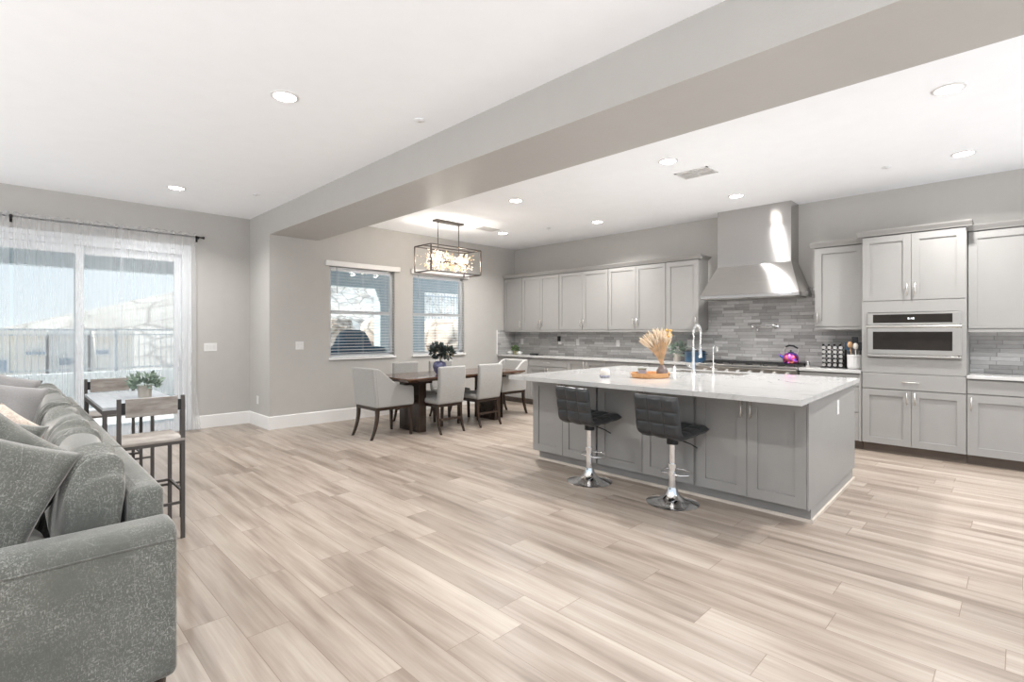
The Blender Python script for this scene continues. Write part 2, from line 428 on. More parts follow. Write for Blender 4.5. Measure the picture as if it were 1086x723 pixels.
# ------------------------------------------------------------------ mesh helpers
class MB:
    def __init__(s): s.v = []; s.f = []
    def add(s, vs, fs, mtx=None):
        o = len(s.v)
        s.v += [tuple(mtx @ Vector(p)) if mtx is not None else tuple(p) for p in vs]
        s.f += [tuple(i + o for i in f) for f in fs]
        return s
    def box(s, x0, x1, y0, y1, z0, z1, mtx=None):
        if x0 > x1: x0, x1 = x1, x0
        if y0 > y1: y0, y1 = y1, y0
        if z0 > z1: z0, z1 = z1, z0
        vs = [(x0, y0, z0), (x1, y0, z0), (x1, y1, z0), (x0, y1, z0), (x0, y0, z1), (x1, y0, z1), (x1, y1, z1), (x0, y1, z1)]
        return s.add(vs, [(0, 3, 2, 1), (4, 5, 6, 7), (0, 1, 5, 4), (1, 2, 6, 5), (2, 3, 7, 6), (3, 0, 4, 7)], mtx)
    def prism(s, poly, axis, a0, a1, mtx=None):
        # poly: 2D points CCW; axis 'x','y','z': extrusion axis
        n = len(poly)
        def P(p, a):
            if axis == 'x': return (a, p[0], p[1])
            if axis == 'y': return (p[0], a, p[1])
            return (p[0], p[1], a)
        vs = [P(p, a0) for p in poly] + [P(p, a1) for p in poly]
        fs = [tuple(range(n))[::-1], tuple(range(n, 2 * n))] + [(i, (i + 1) % n, n + (i + 1) % n, n + i) for i in range(n)]
        return s.add(vs, fs, mtx)
    def lathe(s, prof, n=24, c=(0, 0, 0), mtx=None, sx=1, sy=1):
        vs = []
        for r, z in prof:
            for i in range(n):
                a = 2 * PI * i / n
                vs.append((c[0] + r * sx * math.cos(a), c[1] + r * sy * math.sin(a), c[2] + z))
        fs = []
        for k in range(len(prof) - 1):
            for i in range(n):
                j = (i + 1) % n
                fs.append((k * n + i, k * n + j, (k + 1) * n + j, (k + 1) * n + i))
        fs.append(tuple(range(n))[::-1]); m = (len(prof) - 1) * n
        fs.append(tuple(range(m, m + n)))
        return s.add(vs, fs, mtx)
    def tube(s, pts, r, n=8, closed=False, mtx=None):
        pts = [Vector(p) for p in pts]; k = len(pts)
        rr = r if isinstance(r, (list, tuple)) else [r] * k
        vs = []
        up = None
        for i, p in enumerate(pts):
            if closed: t = pts[(i + 1) % k] - pts[i - 1]
            elif i == 0: t = pts[1] - p
            elif i == k - 1: t = p - pts[-2]
            else: t = pts[i + 1] - pts[i - 1]
            t.normalize()
            if up is None:
                up = Vector((0, 0, 1)) if abs(t.z) < 0.9 else Vector((1, 0, 0))
            a = t.cross(up)
            if a.length < 1e-4: a = t.cross(Vector((0, 1, 0)))
            a.normalize(); b = a.cross(t).normalized(); up = b
            for q in range(n):
                th = 2 * PI * q / n
                vs.append(p + a * (math.cos(th) * rr[i]) + b * (math.sin(th) * rr[i]))
        fs = []
        for i in range(k if closed else k - 1):
            o1, o2 = i * n, ((i + 1) % k) * n
            for q in range(n):
                fs.append((o1 + q, o2 + q, o2 + (q + 1) % n, o1 + (q + 1) % n))
        if not closed:
            fs.append(tuple(range(n))); fs.append(tuple(range((k - 1) * n, k * n))[::-1])
        return s.add(vs, fs, mtx)
    def bar(s, p0, p1, w, d=None):   # square bar
        d = d or w
        p0, p1 = Vector(p0), Vector(p1); t = (p1 - p0).normalized()
        up = Vector((0, 0, 1)) if abs(t.z) < 0.95 else Vector((0, 1, 0))
        a = t.cross(up).normalized(); b = a.cross(t).normalized()
        vs = [q + a * (w / 2 * i) + b * (d / 2 * j) for q in (p0, p1) for i, j in ((-1, -1), (1, -1), (1, 1), (-1, 1))]
        return s.add(vs, [(0, 1, 2, 3), (7, 6, 5, 4), (0, 4, 5, 1), (1, 5, 6, 2), (2, 6, 7, 3), (3, 7, 4, 0)])
    def ball(s, c, r, n=12, m=8, sc_=(1, 1, 1)):
        vs = []; fs = []
        for i in range(1, m):
            th = PI * i / m
            for j in range(n):
                ph = 2 * PI * j / n
                vs.append((c[0] + r * sc_[0] * math.sin(th) * math.cos(ph), c[1] + r * sc_[1] * math.sin(th) * math.sin(ph), c[2] + r * sc_[2] * math.cos(th)))
        t = len(vs); vs.append((c[0], c[1], c[2] + r * sc_[2])); vs.append((c[0], c[1], c[2] - r * sc_[2]))
        for i in range(m - 2):
            for j in range(n):
                k = (j + 1) % n
                fs.append((i * n + j, (i + 1) * n + j, (i + 1) * n + k, i * n + k))
        for j in range(n):
            k = (j + 1) % n
            fs.append((t, j, k)); fs.append((t + 1, (m - 2) * n + k, (m - 2) * n + j))
        return s.add(vs, fs)
    def build(s, name, mat, parent=None, smooth=False, bevel=0, seg=2, sub=0, autos=None):
        me = bpy.data.meshes.new(name)
        me.from_pydata([tuple(p) for p in s.v], [], s.f)
        bm = bmesh.new(); bm.from_mesh(me)
        bmesh.ops.recalc_face_normals(bm, faces=bm.faces)
        bm.to_mesh(me); bm.free()
        me.materials.append(M[mat] if isinstance(mat, str) else mat)
        o = bpy.data.objects.new(name, me)
        COL.objects.link(o)
        if parent is not None: o.parent = parent
        if bevel:
            b = o.modifiers.new('bevel', 'BEVEL'); b.width = bevel; b.segments = seg; b.limit_method = 'ANGLE'; b.angle_limit = R(40)
        if sub:
            m = o.modifiers.new('sub', 'SUBSURF'); m.levels = sub; m.render_levels = sub
        if smooth or sub:
            for p in me.polygons: p.use_smooth = True
        if autos:
            for p in me.polygons: p.use_smooth = True
            me.set_sharp_from_angle(angle=R(autos))
        return o

def tag(o, label=None, cat=None, group=None, kind=None):
    if label: o['label'] = label
    if cat: o['category'] = cat
    if group: o['group'] = group
    if kind: o['kind'] = kind
    return o

def thing(name, label, cat, loc=(0, 0, 0), rz=0, group=None):
    o = bpy.data.objects.new(name, None); COL.objects.link(o)
    o.empty_display_size = 0.1
    o.location = loc; o.rotation_euler = (0, 0, R(rz))
    return tag(o, label, cat, group)

def struct(name, mb, mat, parent=None, **kw):
    o = mb.build(name, mat, parent, **kw)
    if parent is None: o['kind'] = 'structure'
    return o

def copy_tree(o, parent=None):
    c = o.copy(); COL.objects.link(c)
    if parent is not None: c.parent = parent
    for ch in list(o.children): copy_tree(ch, c)
    return c

# ------------------------------------------------------------------ the shell
CZ = 3.05
XW, YW, YC, XJ = 7.45, 7.39, 8.18, 2.60
YB, XL = -2.2, -2.9        # where floor and ceiling stop, behind and left of the viewpoint
struct('floor', MB().box(XL, XW + .15, YB, YW + .1, -0.05, 0).box(XL, XJ + .1, YW + .1, YC + .15, -0.05, 0), 'floor')
struct('ceiling', MB().box(XL, XW + .15, YB, YW + .15, CZ, CZ + .2).box(XL, XJ, YW + .15, YC + .15, CZ, CZ + .2), 'ceiling')
struct('wall_right', MB().box(XW, XW + .15, YB, YW + .15, 0, CZ), 'wall')
WIN = [(3.48, 4.60, 0.965, 2.36), (4.96, 6.10, 0.965, 2.36)]
mb = MB()
xs = [XJ + .0, WIN[0][0], WIN[0][1], WIN[1][0], WIN[1][1], XW]
mb.box(xs[0], xs[1], YW, YW + .15, 0, CZ).box(xs[2], xs[3], YW, YW + .15, 0, CZ).box(xs[4], xs[5], YW, YW + .15, 0, CZ)
for a, b_, z0, z1 in WIN:
    mb.box(a, b_, YW, YW + .15, 0, z0); mb.box(a, b_, YW, YW + .15, z1, CZ)
struct('wall_back', mb, 'wall')
struct('wall_jog', MB().box(XJ, XJ + .15, YW + .15, YC, 0, CZ), 'wall')
DX0, DX1, DZ = -1.25, 1.79, 2.50
struct('wall_left', MB().box(XL, DX0, YC, YC + .15, 0, CZ).box(DX1, XJ + .15, YC, YC + .15, 0, CZ).box(DX0, DX1, YC, YC + .15, DZ, CZ), 'wall')
struct('ceiling_beam', MB().box(XJ, 3.30, YB, YW, 2.72, CZ), 'beam')
struct('baseboard_back', MB().prism([(YW - .016, 0), (YW, 0), (YW, .18), (YW - .008, .18), (YW - .016, .172)], 'x', XJ - .016, 6.95), 'white')
struct('baseboard_jog', MB().prism([(XJ, 0), (XJ, .18), (XJ - .008, .18), (XJ - .016, .172), (XJ - .016, 0)], 'y', YW, YC - .016), 'white')
struct('baseboard_left', MB().prism([(YC - .016, 0), (YC, 0), (YC, .18), (YC - .008, .18), (YC - .016, .172)], 'x', DX1 + .06, XJ), 'white')
# patio and grounds outside
struct('patio_floor', MB().box(-8, 11, YC + .15, 12.4, -0.12, -0.03).box(XJ + .15, 11, YW + .15, YC + .15, -0.12, -0.03), 'patio')
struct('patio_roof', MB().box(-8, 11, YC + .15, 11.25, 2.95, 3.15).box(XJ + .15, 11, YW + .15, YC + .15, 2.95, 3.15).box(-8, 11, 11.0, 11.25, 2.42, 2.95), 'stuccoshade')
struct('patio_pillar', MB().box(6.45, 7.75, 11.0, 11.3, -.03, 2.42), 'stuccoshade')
struct('garden_wall', MB().box(-8, 5.5, 12.4, 12.6, -1.5, 0.60), 'stucco', bevel=0.02)

# sliding door
d = bpy.data.objects.new('door_1', None); COL.objects.link(d); d.location = (0, YC, 0); d['kind'] = 'structure'
f = MB().box(DX0, DX0 + .06, 0.0, .12, 0, DZ).box(DX1 - .06, DX1, 0.0, .12, 0, DZ).box(DX0 + .06, DX1 - .06, 0.0, .12, DZ - .07, DZ).box(DX0 + .06, DX1 - .06, 0, .12, 0, .03)
f.box(DX0 - .0, DX1, -.012, 0, DZ + .0005, DZ + .06).box(DX1 + .0005, DX1 + .05, -.012, -.0005, 0, DZ + .06)
f.build('frame', 'vinyl', d, bevel=.004)
def sash(x0, x1, y):
    s = MB().box(x0, x0 + .08, y, y + .04, .03, DZ - .07).box(x1 - .08, x1, y, y + .04, .03, DZ - .07)
    s.box(x0 + .08, x1 - .08, y + .001, y + .039, .03, .13).box(x0 + .08, x1 - .08, y + .001, y + .039, DZ - .17, DZ - .0705)
    o = s.build('sash', 'vinyl', d, bevel=.004)
    MB().box(x0 + .08, x1 - .08, y + .018, y + .022, .13, DZ - .17).build('pane', 'glass', o)
    return o
sash(DX0 + .06, 0.69, .03)
s2 = sash(0.60, DX1 - .06, .075)
MB().tube([(1.70, .03, 1.18), (1.70, -.01, 1.16), (1.70, -.02, 1.10), (1.70, -.02, 1.02), (1.70, -.01, .96), (1.70, .03, .94)], .008).build('handle', 'vinyl', s2, smooth=True)

# kitchen side windows
for i, (a, b_, z0, z1) in enumerate(WIN):
    w = bpy.data.objects.new('window_%d' % (i + 1), None); COL.objects.link(w); w.location = (0, YW, 0); w['kind'] = 'structure'
    f = MB().box(a, a + .045, .07, .13, z0, z1).box(b_ - .045, b_, .07, .13, z0, z1).box(a, b_, .07, .13, z0, z0 + .05).box(a, b_, .07, .13, z1 - .05, z1)
    f.build('window_frame', 'vinyl', w, bevel=.003)
    f = MB().box(a + .045, b_ - .045, .06, .11, 1.64, 1.695)
    f.build('meeting_rail', 'vinyl', w, bevel=.003)
    MB().box(a + .045, b_ - .045, .098, .102, z0 + .05, 1.64).build('pane', 'glass', w)
    MB().box(a + .045, b_ - .045, .108, .112, 1.695, z1 - .05).build('pane', 'glass', w)
    MB().box(a - .02, b_ + .02, -.03, .07, z0 - .03, z0).build('window_sill', 'white', w, bevel=.006)

# ------------------------------------------------------------------ cabinets
def handle(parent, x, z, length=.13, vert=True, y=0.0):
    m = MB()
    if vert:
        m.tube([(x, y - .032, z - length / 2), (x, y - .032, z + length / 2)], .006, 10)
        for s in (-1, 1): m.tube([(x, y, z + s * length * .33), (x, y - .032, z + s * length * .33)], .004, 8)
    else:
        m.tube([(x - length / 2, y - .032, z), (x + length / 2, y - .032, z)], .006, 10)
        for s in (-1, 1): m.tube([(x + s * length * .33, y, z), (x + s * length * .33, y - .032, z)], .004, 8)
    return m.build('handle', 'nickel', parent, smooth=True)

def door(parent, x0, x1, z0, z1, hside=None, hz=None, stile=.058, name='door'):
    g = .002
    x0 += g; x1 -= g; z0 += g; z1 -= g
    m = MB()
    m.box(x0, x0 + stile, 0, .02, z0, z1).box(x1 - stile, x1, 0, .02, z0, z1)
    m.box(x0 + stile, x1 - stile, 0, .02, z0, z0 + stile).box(x0 + stile, x1 - stile, 0, .02, z1 - stile, z1)
    m.box(x0 + stile, x1 - stile, .012, .02, z0 + stile, z1 - stile)
    o = m.build(name, 'cab', parent)
    if hside is not None:
        handle(o, (x0 + .032) if hside == 'l' else (x1 - .032), hz)
    return o

def drawer(parent, x0, x1, z0, z1, hl=.16, flat=True):
    g = .002
    o = MB().box(x0 + g, x1 - g, 0, .02, z0 + g, z1 - g).build('drawer', 'cab', parent, bevel=.002, seg=1)
    if hl: handle(o, (x0 + x1) / 2, (z0 + z1) / 2, hl, False)
    return o

def carcass(parent, W, z0, z1, depth, toe=True):
    m = MB().box(0.001, W - .001, .0205, depth, z0, z1)
    o = m.build('body', 'cab', parent)
    if toe:
        MB().box(0.001, W - .001, .08, depth, 0, z0).build('toe_kick', 'toe', parent)
    return o

XF = 6.97
def cab_at(name, label, cat, y_left, xf, group=None):
    return thing(name, label, cat, (xf, y_left, 0), -90, group)

CT = 0.885   # underside of the worktops
bd = XW - XF - .012
# base run left of the range
c = cab_at('base_cabinet', 'grey base cabinet with drawer over doors in the corner behind the dining table', 'cabinet', 7.37, XF, 'grey base cabinets along the kitchen wall')
W = 7.37 - 6.541; carcass(c, W, .105, CT, bd)
MB().box(0.0, .04, 0, .02, .105, CT).build('filler', 'cab', c)
drawer(c, .04, W, .73, CT - .01, .12); door(c, .04, .04 + (W - .04) / 2, .105, .725, 'r', .64); door(c, .04 + (W - .04) / 2, W, .105, .725, 'l', .64)
c = cab_at('base_cabinet', 'grey base cabinet with drawer over doors, second from the window wall', 'cabinet', 6.539, XF, 'grey base cabinets along the kitchen wall')
W = 6.539 - 5.625; carcass(c, W, .105, CT, bd)
drawer(c, 0, W, .73, CT - .01, .14); door(c, 0, W / 2, .105, .725, 'r', .64); door(c, W / 2, W, .105, .725, 'l', .64)
c = cab_at('base_cabinet', 'grey base cabinet with two full height doors and no drawer', 'cabinet', 5.623, XF, 'grey base cabinets along the kitchen wall')
W = 5.623 - 4.816; carcass(c, W, .105, CT, bd)
door(c, 0, W / 2, .105, CT - .01, 'r', .79, .07); door(c, W / 2, W, .105, CT - .01, 'l', .79, .07)
c = cab_at('base_cabinet', 'grey base cabinet with paired flat drawers behind the candle on the island', 'cabinet', 4.814, XF, 'grey base cabinets along the kitchen wall')
W = 4.814 - 4.031; carcass(c, W, .105, CT, bd)
drawer(c, 0, W / 2, .73, CT - .01, 0); drawer(c, W / 2, W, .73, CT - .01, 0); door(c, 0, W / 2, .105, .725, 'r', .64); door(c, W / 2, W, .105, .725, 'l', .64)
c = cab_at('base_cabinet', 'grey base cabinet next to the left end of the range', 'cabinet', 4.029, XF, 'grey base cabinets along the kitchen wall')
W = 4.029 - 3.205; carcass(c, W, .105, CT, bd)
drawer(c, 0, W, .73, CT - .01, .14); door(c, 0, W / 2, .105, .725, 'r', .64); door(c, W / 2, W, .105, .725, 'l', .64)
# right of the range
c = cab_at('base_cabinet', 'grey three drawer base cabinet between the range and the tall oven cabinet', 'cabinet', 1.952, XF, 'grey base cabinets along the kitchen wall')
W = 1.952 - 1.302; carcass(c, W, .105, CT, bd)
drawer(c, 0, W - .03, .73, CT - .01, .14); drawer(c, 0, W - .03, .43, .725, .14); drawer(c, 0, W - .03, .105, .425, .14)
MB().box(W - .03, W - .002, 0, .02, .105, CT).build('filler', 'cab', c)
# beyond the tall cabinet
c = cab_at('base_cabinet', 'grey base cabinet with a drawer and door at the right edge of the photo', 'cabinet', .400, XF, 'grey base cabinets along the kitchen wall')
W = 0.98; carcass(c, W, .105, CT, bd)
drawer(c, .004, W, .73, CT - .01, .13)
door(c, .004, W, .105, .725, 'l', .63, .08)
for ch in c.children:
    pass
c = cab_at('base_cabinet', 'grey base cabinet past the right edge of the photo', 'cabinet', -.585, XF, 'grey base cabinets along the kitchen wall')
W = .9; carcass(c, W, .105, CT, bd); drawer(c, 0, W, .73, CT - .01, .14); door(c, 0, W / 2, .105, .725, 'r', .63); door(c, W / 2, W, .105, .725, 'l', .63)

def worktop(y0, y1, label):
    o = MB().box(6.945, XW - .012, y0, y1, CT, .92).build('countertop', 'quartz', bevel=.003)
    return tag(o, label, 'countertop', 'white quartz worktops along the kitchen wall')
worktop(3.205, 7.375, 'long white quartz worktop under the row of wall cabinets')
worktop(1.303, 1.952, 'short white quartz worktop carrying the spice rack and crock')
worktop(-1.5, .398, 'white quartz worktop at the right edge beyond the oven cabinet')
# white upstand trim closing the tile
struct('trim_1', MB().box(6.925, 6.945, YW - .02, YW - .0005, .92, 1.40), 'white')
# backsplash
bs = MB().box(XW - .012, XW - .0005, 3.305, YW - .013, .8, 1.40).box(XW - .012, XW - .0005, 1.86, 3.305, .8, 1.95).box(XW - .012, XW - .0005, 1.303, 1.86, .8, 1.43).box(XW - .012, XW - .0005, -1.6, .398, .8, 1.40)
bs.box(6.945, XW - .012, YW - .012, YW - .0005, .92, 1.40)
struct('trim_2', bs, 'tile')

# wall cabinets
XU = 7.12
UD = XW - XU - .003
def crown(parent, W, z, depth, left=False, right=False):
    x0 = -.045 if left else 0; x1 = W + .045 if right else W
    m = MB()
    prof = [(0, z), (-.012, z), (-.018, z + .012), (-.045, z + .048), (-.05, z + .06), (0.02, z + .06), (0.02, z)]
    m.prism(prof, 'x', x0 if not left else x0, x1)
    if right: m.box(W, W + .045, 0, depth, z + .045, z + .06).prism([(W, z), (W + .045, z + .046), (W, z + .046)], 'y', 0, depth)
    if left: m.box(-.045, 0, 0, depth, z + .045, z + .06).prism([(0, z), (0, z + .046), (-.045, z + .046)], 'y', 0, depth)
    m.box(0.0, W, .0, depth, z - .0, z + .02)
    return m.build('crown_molding', 'cab', parent)

G = 'grey wall cabinets over the long worktop'
UZ0, UZ1 = 1.395, 2.425
def wallcab(label, y_l, y_r, n, hs=None, z0=UZ0, z1=UZ1, right=False, left=False, group=G, filler=0):
    c = cab_at('wall_cabinet', label, 'cabinet', y_l, XU, group)
    W = y_l - y_r - .003
    MB().box(0.001, W - .001, .0205, UD, z0 + .0, z1).build('body', 'cab', c)
    MB().box(0.001, W - .001, .006, .03, z0 - .03, z0 + .004).build('light_rail', 'cab', c)
    if n == 2:
        door(c, 0.002, W / 2, z0 + .008, z1 - .01, 'r', z0 + .12); door(c, W / 2, W - .002, z0 + .008, z1 - .01, 'l', z0 + .12)
    else:
        door(c, 0.002, W - .002, z0 + .008, z1 - .01, hs, z0 + .12, .07)
    crown(c, W + .003 if not right else W, z1, UD, left, right)
    return c
wallcab('narrow single door grey wall cabinet against the window wall', 7.375, 6.865, 1, 'r')
wallcab('two door grey wall cabinet next to the narrow corner one', 6.865, 5.931, 2)
wallcab('two door grey wall cabinet in the middle of the row', 5.931, 4.871, 2)
wallcab('two door grey wall cabinet above the dried wheat vase', 4.871, 3.829, 2)
wallcab('single door grey wall cabinet directly left of the range hood', 3.829, 3.309, 1, 'r', right=True)
wallcab('single door grey wall cabinet between the range hood and oven tower', 1.818, 1.303, 1, 'l', 1.42, 2.40, left=True, group='grey wall cabinets right of the hood')
wallcab('wide grey wall cabinet right of the oven tower at the photo edge', .398, -.42, 1, 'r', 1.39, 2.41, group='grey wall cabinets right of the hood')
wallcab('grey wall cabinet past the right edge of the photo', -.42, -1.24, 2, None, 1.39, 2.41, group='grey wall cabinets right of the hood')

# tall oven tower
c = cab_at('oven_cabinet', 'tall grey cabinet tower housing the stainless built-in microwave oven', 'cabinet', 1.298, XF)
W = 1.298 - .402; TD = XW - XF - .003
m = MB().box(0, .02, .0205, TD, .105, 2.445).box(W - .02, W, .0205, TD, .105, 2.445).box(.02, W - .02, TD - .02, TD, .105, 2.445)
m.box(.02, W - .02, .0205, TD - .02, 1.60, 2.445).box(.02, W - .02, .0205, TD - .02, .105, 1.05)
m.build('body', 'cab', c)
m = MB().box(0, .055, 0, .0205, .905, 1.705).box(W - .055, W, 0, .0205, .905, 1.705).box(.055, W - .055, 0, .0205, .905, 1.075).box(.055, W - .055, 0, .0205, 1.58, 1.705)
m.build('face_frame', 'cab', c)
MB().box(0, W, .07, TD, 0, .105).build('toe_kick', 'toe', c)
drawer(c, 0, W, .725, .90, .15)
door(c, 0, W / 2, .105, .72, 'r', .635, .07); door(c, W / 2, W, .105, .72, 'l', .635, .07)
door(c, 0.004, W / 2, 1.71, 2.435, 'r', 1.83, .07); door(c, W / 2, W - .004, 1.71, 2.435, 'l', 1.83, .07)
crown(c, W, 2.445, TD, True, True)

# built-in microwave
c = cab_at('microwave_oven', 'stainless built-in microwave oven with two black glass strips in the tall cabinet', 'microwave', 1.298 - .058, XF)
W = 1.298 - .402 - .094
MB().box(.004, W - .028, 0.0, .40, 1.09, 1.57).build('body', 'steelplain', c)
z0, z1 = 1.082, 1.573
fr = MB().box(0, W, -.02, 0, 1.44, z1).build('control_panel', 'steelplain', c, bevel=.003)
MB().box(.05, W - .07, -.0215, -.019, 1.462, 1.555).build('control_glass', 'darkglass', fr)
dr = MB().box(0, W, -.024, 0, 1.115, 1.405).build('door', 'steelplain', c, bevel=.003)
MB().box(.05, W - .07, -.0255, -.023, 1.165, 1.365).build('door_glass', 'darkglass', dr)
hd = MB().tube([(-.005, -.06, 1.422), (W + .005, -.06, 1.422)], .011, 12).box(.02, .04, -.06, -.0, 1.414, 1.430).box(W - .04, W - .02, -.06, 0, 1.414, 1.430)
hd.build('handle', 'nickel', dr, autos=40)
MB().box(0, W, -.03, 0, z0, 1.107).build('bottom_trim', 'steelplain', c, bevel=.004)
fc = bpy.data.curves.new('digits', 'FONT'); fc.body = '8:48'; fc.size = .035; fc.align_x = 'CENTER'; fc.extrude = .0004
fo = bpy.data.objects.new('digits', fc); COL.objects.link(fo)
dg = bpy.context.evaluated_depsgraph_get(); me = bpy.data.meshes.new_from_object(fo.evaluated_get(dg))
bpy.data.objects.remove(fo)
me.materials.clear(); me.materials.append(M['flame'])
o = bpy.data.objects.new('display_digits', me); COL.objects.link(o); o.parent = fr; o.location = (W / 2 - .01, -.0225, 1.497); o.rotation_euler = (R(90), 0, 0)

# range hood: y 1.92 - 3.20
c = cab_at('range_hood', 'large stainless steel chimney range hood with flared canopy', 'range hood', 3.19, 6.90)
W = 1.26; D = XW - 6.90 - .002
MB().box(0, W, 0, D, 1.815, 1.86).build('canopy_rim', 'steel', c, bevel=.004)
a0, a1, yf = .15, 1.10, .24
vs = [(0, 0, 1.86), (W, 0, 1.86), (W, D, 1.86), (0, D, 1.86), (a0, yf, 2.27), (a1, yf, 2.27), (a1, D, 2.27), (a0, D, 2.27)]
MB().add(vs, [(0, 3, 2, 1), (4, 5, 6, 7), (0, 1, 5, 4), (1, 2, 6, 5), (2, 3, 7, 6), (3, 0, 4, 7)]).build('canopy', 'steel', c)
MB().box(a0, a1, yf, D, 2.27, CZ - .001).build('chimney', 'steel', c)
MB().box(.06, .60, .06, D - .06, 1.808, 1.816).box(.66, 1.2, .06, D - .06, 1.808, 1.816).build('filter', 'steelplain', c)

# range
c = cab_at('range', 'wide stainless gas range under the hood with knobs and black grates', 'stove', 3.20, 6.92)
W = 1.244; D = XW - 6.92 - .016
MB().box(0, W, .02, D, .1, .90).build('body', 'steelplain', c, bevel=.003)
MB().box(.02, W - .02, .06, D - .02, 0, .1).build('toe_kick', 'toe', c)
MB().box(0, W, -.03, D, .90, .925).build('cooktop', 'steelplain', c, bevel=.004)
MB().prism([(-.02, .90), (-.05, .885), (-.03, .77), (.02, .76), (.02, .90)], 'x', 0, W).build('control_panel', 'steelplain', c)
for x0, x1 in ((.01, .74), (.76, W - .01)):
    o = MB().box(x0, x1, 0, .02, .15, .74).build('oven_door', 'steelplain', c, bevel=.004)
    MB().box(x0 + .1, x1 - .1, -.003, .001, .3, .6).build('door_glass', 'darkglass', o)
    MB().tube([(x0 + .03, -.045, .69), (x1 - .03, -.045, .69)], .012).build('handle', 'nickel', o, smooth=True)
for i in range(8):
    x = .1 + i * (W - .2) / 7
    MB().lathe([(.026, 0), (.026, .012), (.02, .035), (.0, .036)], 16, mtx=Matrix.Translation((x, -.041, .835)) @ Matrix.Rotation(R(80), 4, 'X')).build('knob', 'nickel', c, autos=40)
for i in range(3):
    x0 = .03 + i * .40; x1 = x0 + .38; g = MB()
    for k in range(5): g.box(x0 + k * .0925, x0 + k * .0925 + .012, .03, D - .06, .94, .955)
    for k in range(4): g.box(x0, x1, .04 + k * .13, .052 + k * .13, .94, .955)
    for px in (x0, x1 - .012):
        for py in (.03, D - .075): g.box(px, px + .012, py, py + .012, .925, .94)
    g.build('grate', 'grate', c)
    for py in (.13, .34): MB().lathe([(.045, .925), (.045, .935), (.0, .938)], 16, (x0 + .19, py, 0)).build('burner', 'grate', c)
MB().box(0, W, D - .045, D - .002, .925, .965).build('back_guard', 'steelplain', c)

# pot filler (wall tap)
c = thing('pot_filler', 'chrome folding pot filler tap on the tiled wall over the range', 'faucet', (XW - .012, 2.36, 1.44))
MB().lathe([(.03, 0), (.03, .012), (.012, .016), (.012, .05)], 16, mtx=Matrix.Rotation(R(-90), 4, 'Y')).build('wall_flange', 'chrome', c, autos=40)
MB().tube([(-.05, 0, -.04), (-.05, 0, .045)], .012, 10).tube([(-.05, 0, .02), (-.06, .30, .02)], .009, 8).build('arm', 'chrome', c, smooth=True)
MB().tube([(-.06, .30, .03), (-.06, .30, -.03)], .012, 10).tube([(-.06, .30, -.012), (-.075, .03, -.012)], .009, 8).build('arm', 'chrome', c, smooth=True)
MB().tube([(-.078, .22, -.012), (-.078, .22, -.06), (-.078, .22, -.085)], [.012, .013, .009], 10).tube([(-.078, .22, -.05), (-.10, .19, -.07)], .005, 6).build('spout', 'chrome', c, smooth=True)

# ------------------------------------------------------------------ island
IX, IYL, IYR = 4.0, 3.695, 1.07
c = cab_at('kitchen_island', 'large grey shaker panelled kitchen island cabinet with two bar stools before it', 'island', IYL, IX)
W = IYL - IYR; D = 1.62
MB().prism([(0, .0205), (W, .0205), (W - .045, D), (0, D)], 'z', .10, .88).build('body', 'cab', c)
MB().prism([(W + .0005, .0), (W + .012, .0), (W - .033, D), (W - .0445, D)], 'z', .10, .88).build('end_panel', 'cab', c)
MB().prism([(.03, .075), (W + .006, .075), (W - .037, D - .07), (.03, D - .07)], 'z', 0, .0995).build('plinth', 'cab', c)
MB().prism([(.06, 0), (.075, 0), (.075, .02), (.066, .02)], 'x', .02, W + .02).prism([(W + .0065, .06), (W + .022, .06), (W - .021, D - .05), (W - .0365, D - .05)], 'z', 0, .02).build('shoe_molding', 'shoe', c)
ys = [3.695, 3.288, 2.866, 2.378, 1.891, 1.48, 1.07]
for k in range(6):
    x0, x1 = IYL - ys[k], IYL - ys[k + 1]
    g = .010
    if k % 2 == 0: x0 += (0 if k == 0 else g)
    else: x1 -= (g if k < 5 else 0)
    door(c, x0, x1, .105, .868, 'r' if k % 2 == 0 else 'l', .775, .075)
o = MB().box(0, 1, 0, 1, 0, 1)
# island worktop with sink cut-out
TX0, TX1, TY0, TY1 = 3.645, 5.77, 1.03, 3.705
SX0, SX1, SY0, SY1 = 5.30, 5.68, 2.02, 2.84
def TE(x): return 1.005 + (x - TX0) / (TX1 - TX0) * .088
m = MB().prism([(TX0, TE(TX0)), (SX0, TE(SX0)), (SX0, TY1), (TX0, TY1)], 'z', .8805, .92).prism([(SX1, TE(SX1)), (TX1, TE(TX1)), (TX1, TY1), (SX1, TY1)], 'z', .8805, .92).prism([(SX0, TE(SX0)), (SX1, TE(SX1)), (SX1, SY0), (SX0, SY0)], 'z', .8805, .92).box(SX0, SX1, SY1, TY1, .8805, .92)
o = m.build('countertop', 'quartz')
tag(o, 'large white veined quartz slab covering the kitchen island', 'countertop')
# sink
t = tag(MB().box(SX0 + .002, SX1 - .002, SY0 + .002, SY1 - .002, .8806, .885).box(SX0 + .002, SX0 + .012, SY0 + .002, SY1 - .002, .885, .912).box(SX1 - .012, SX1 - .002, SY0 + .002, SY1 - .002, .885, .912).box(SX0 + .012, SX1 - .012, SY0 + .002, SY0 + .012, .885, .912).box(SX0 + .012, SX1 - .012, SY1 - .012, SY1 - .002, .885, .912).build('sink', 'steelplain'),
        'stainless steel undermount sink basin set into the island slab', 'sink')
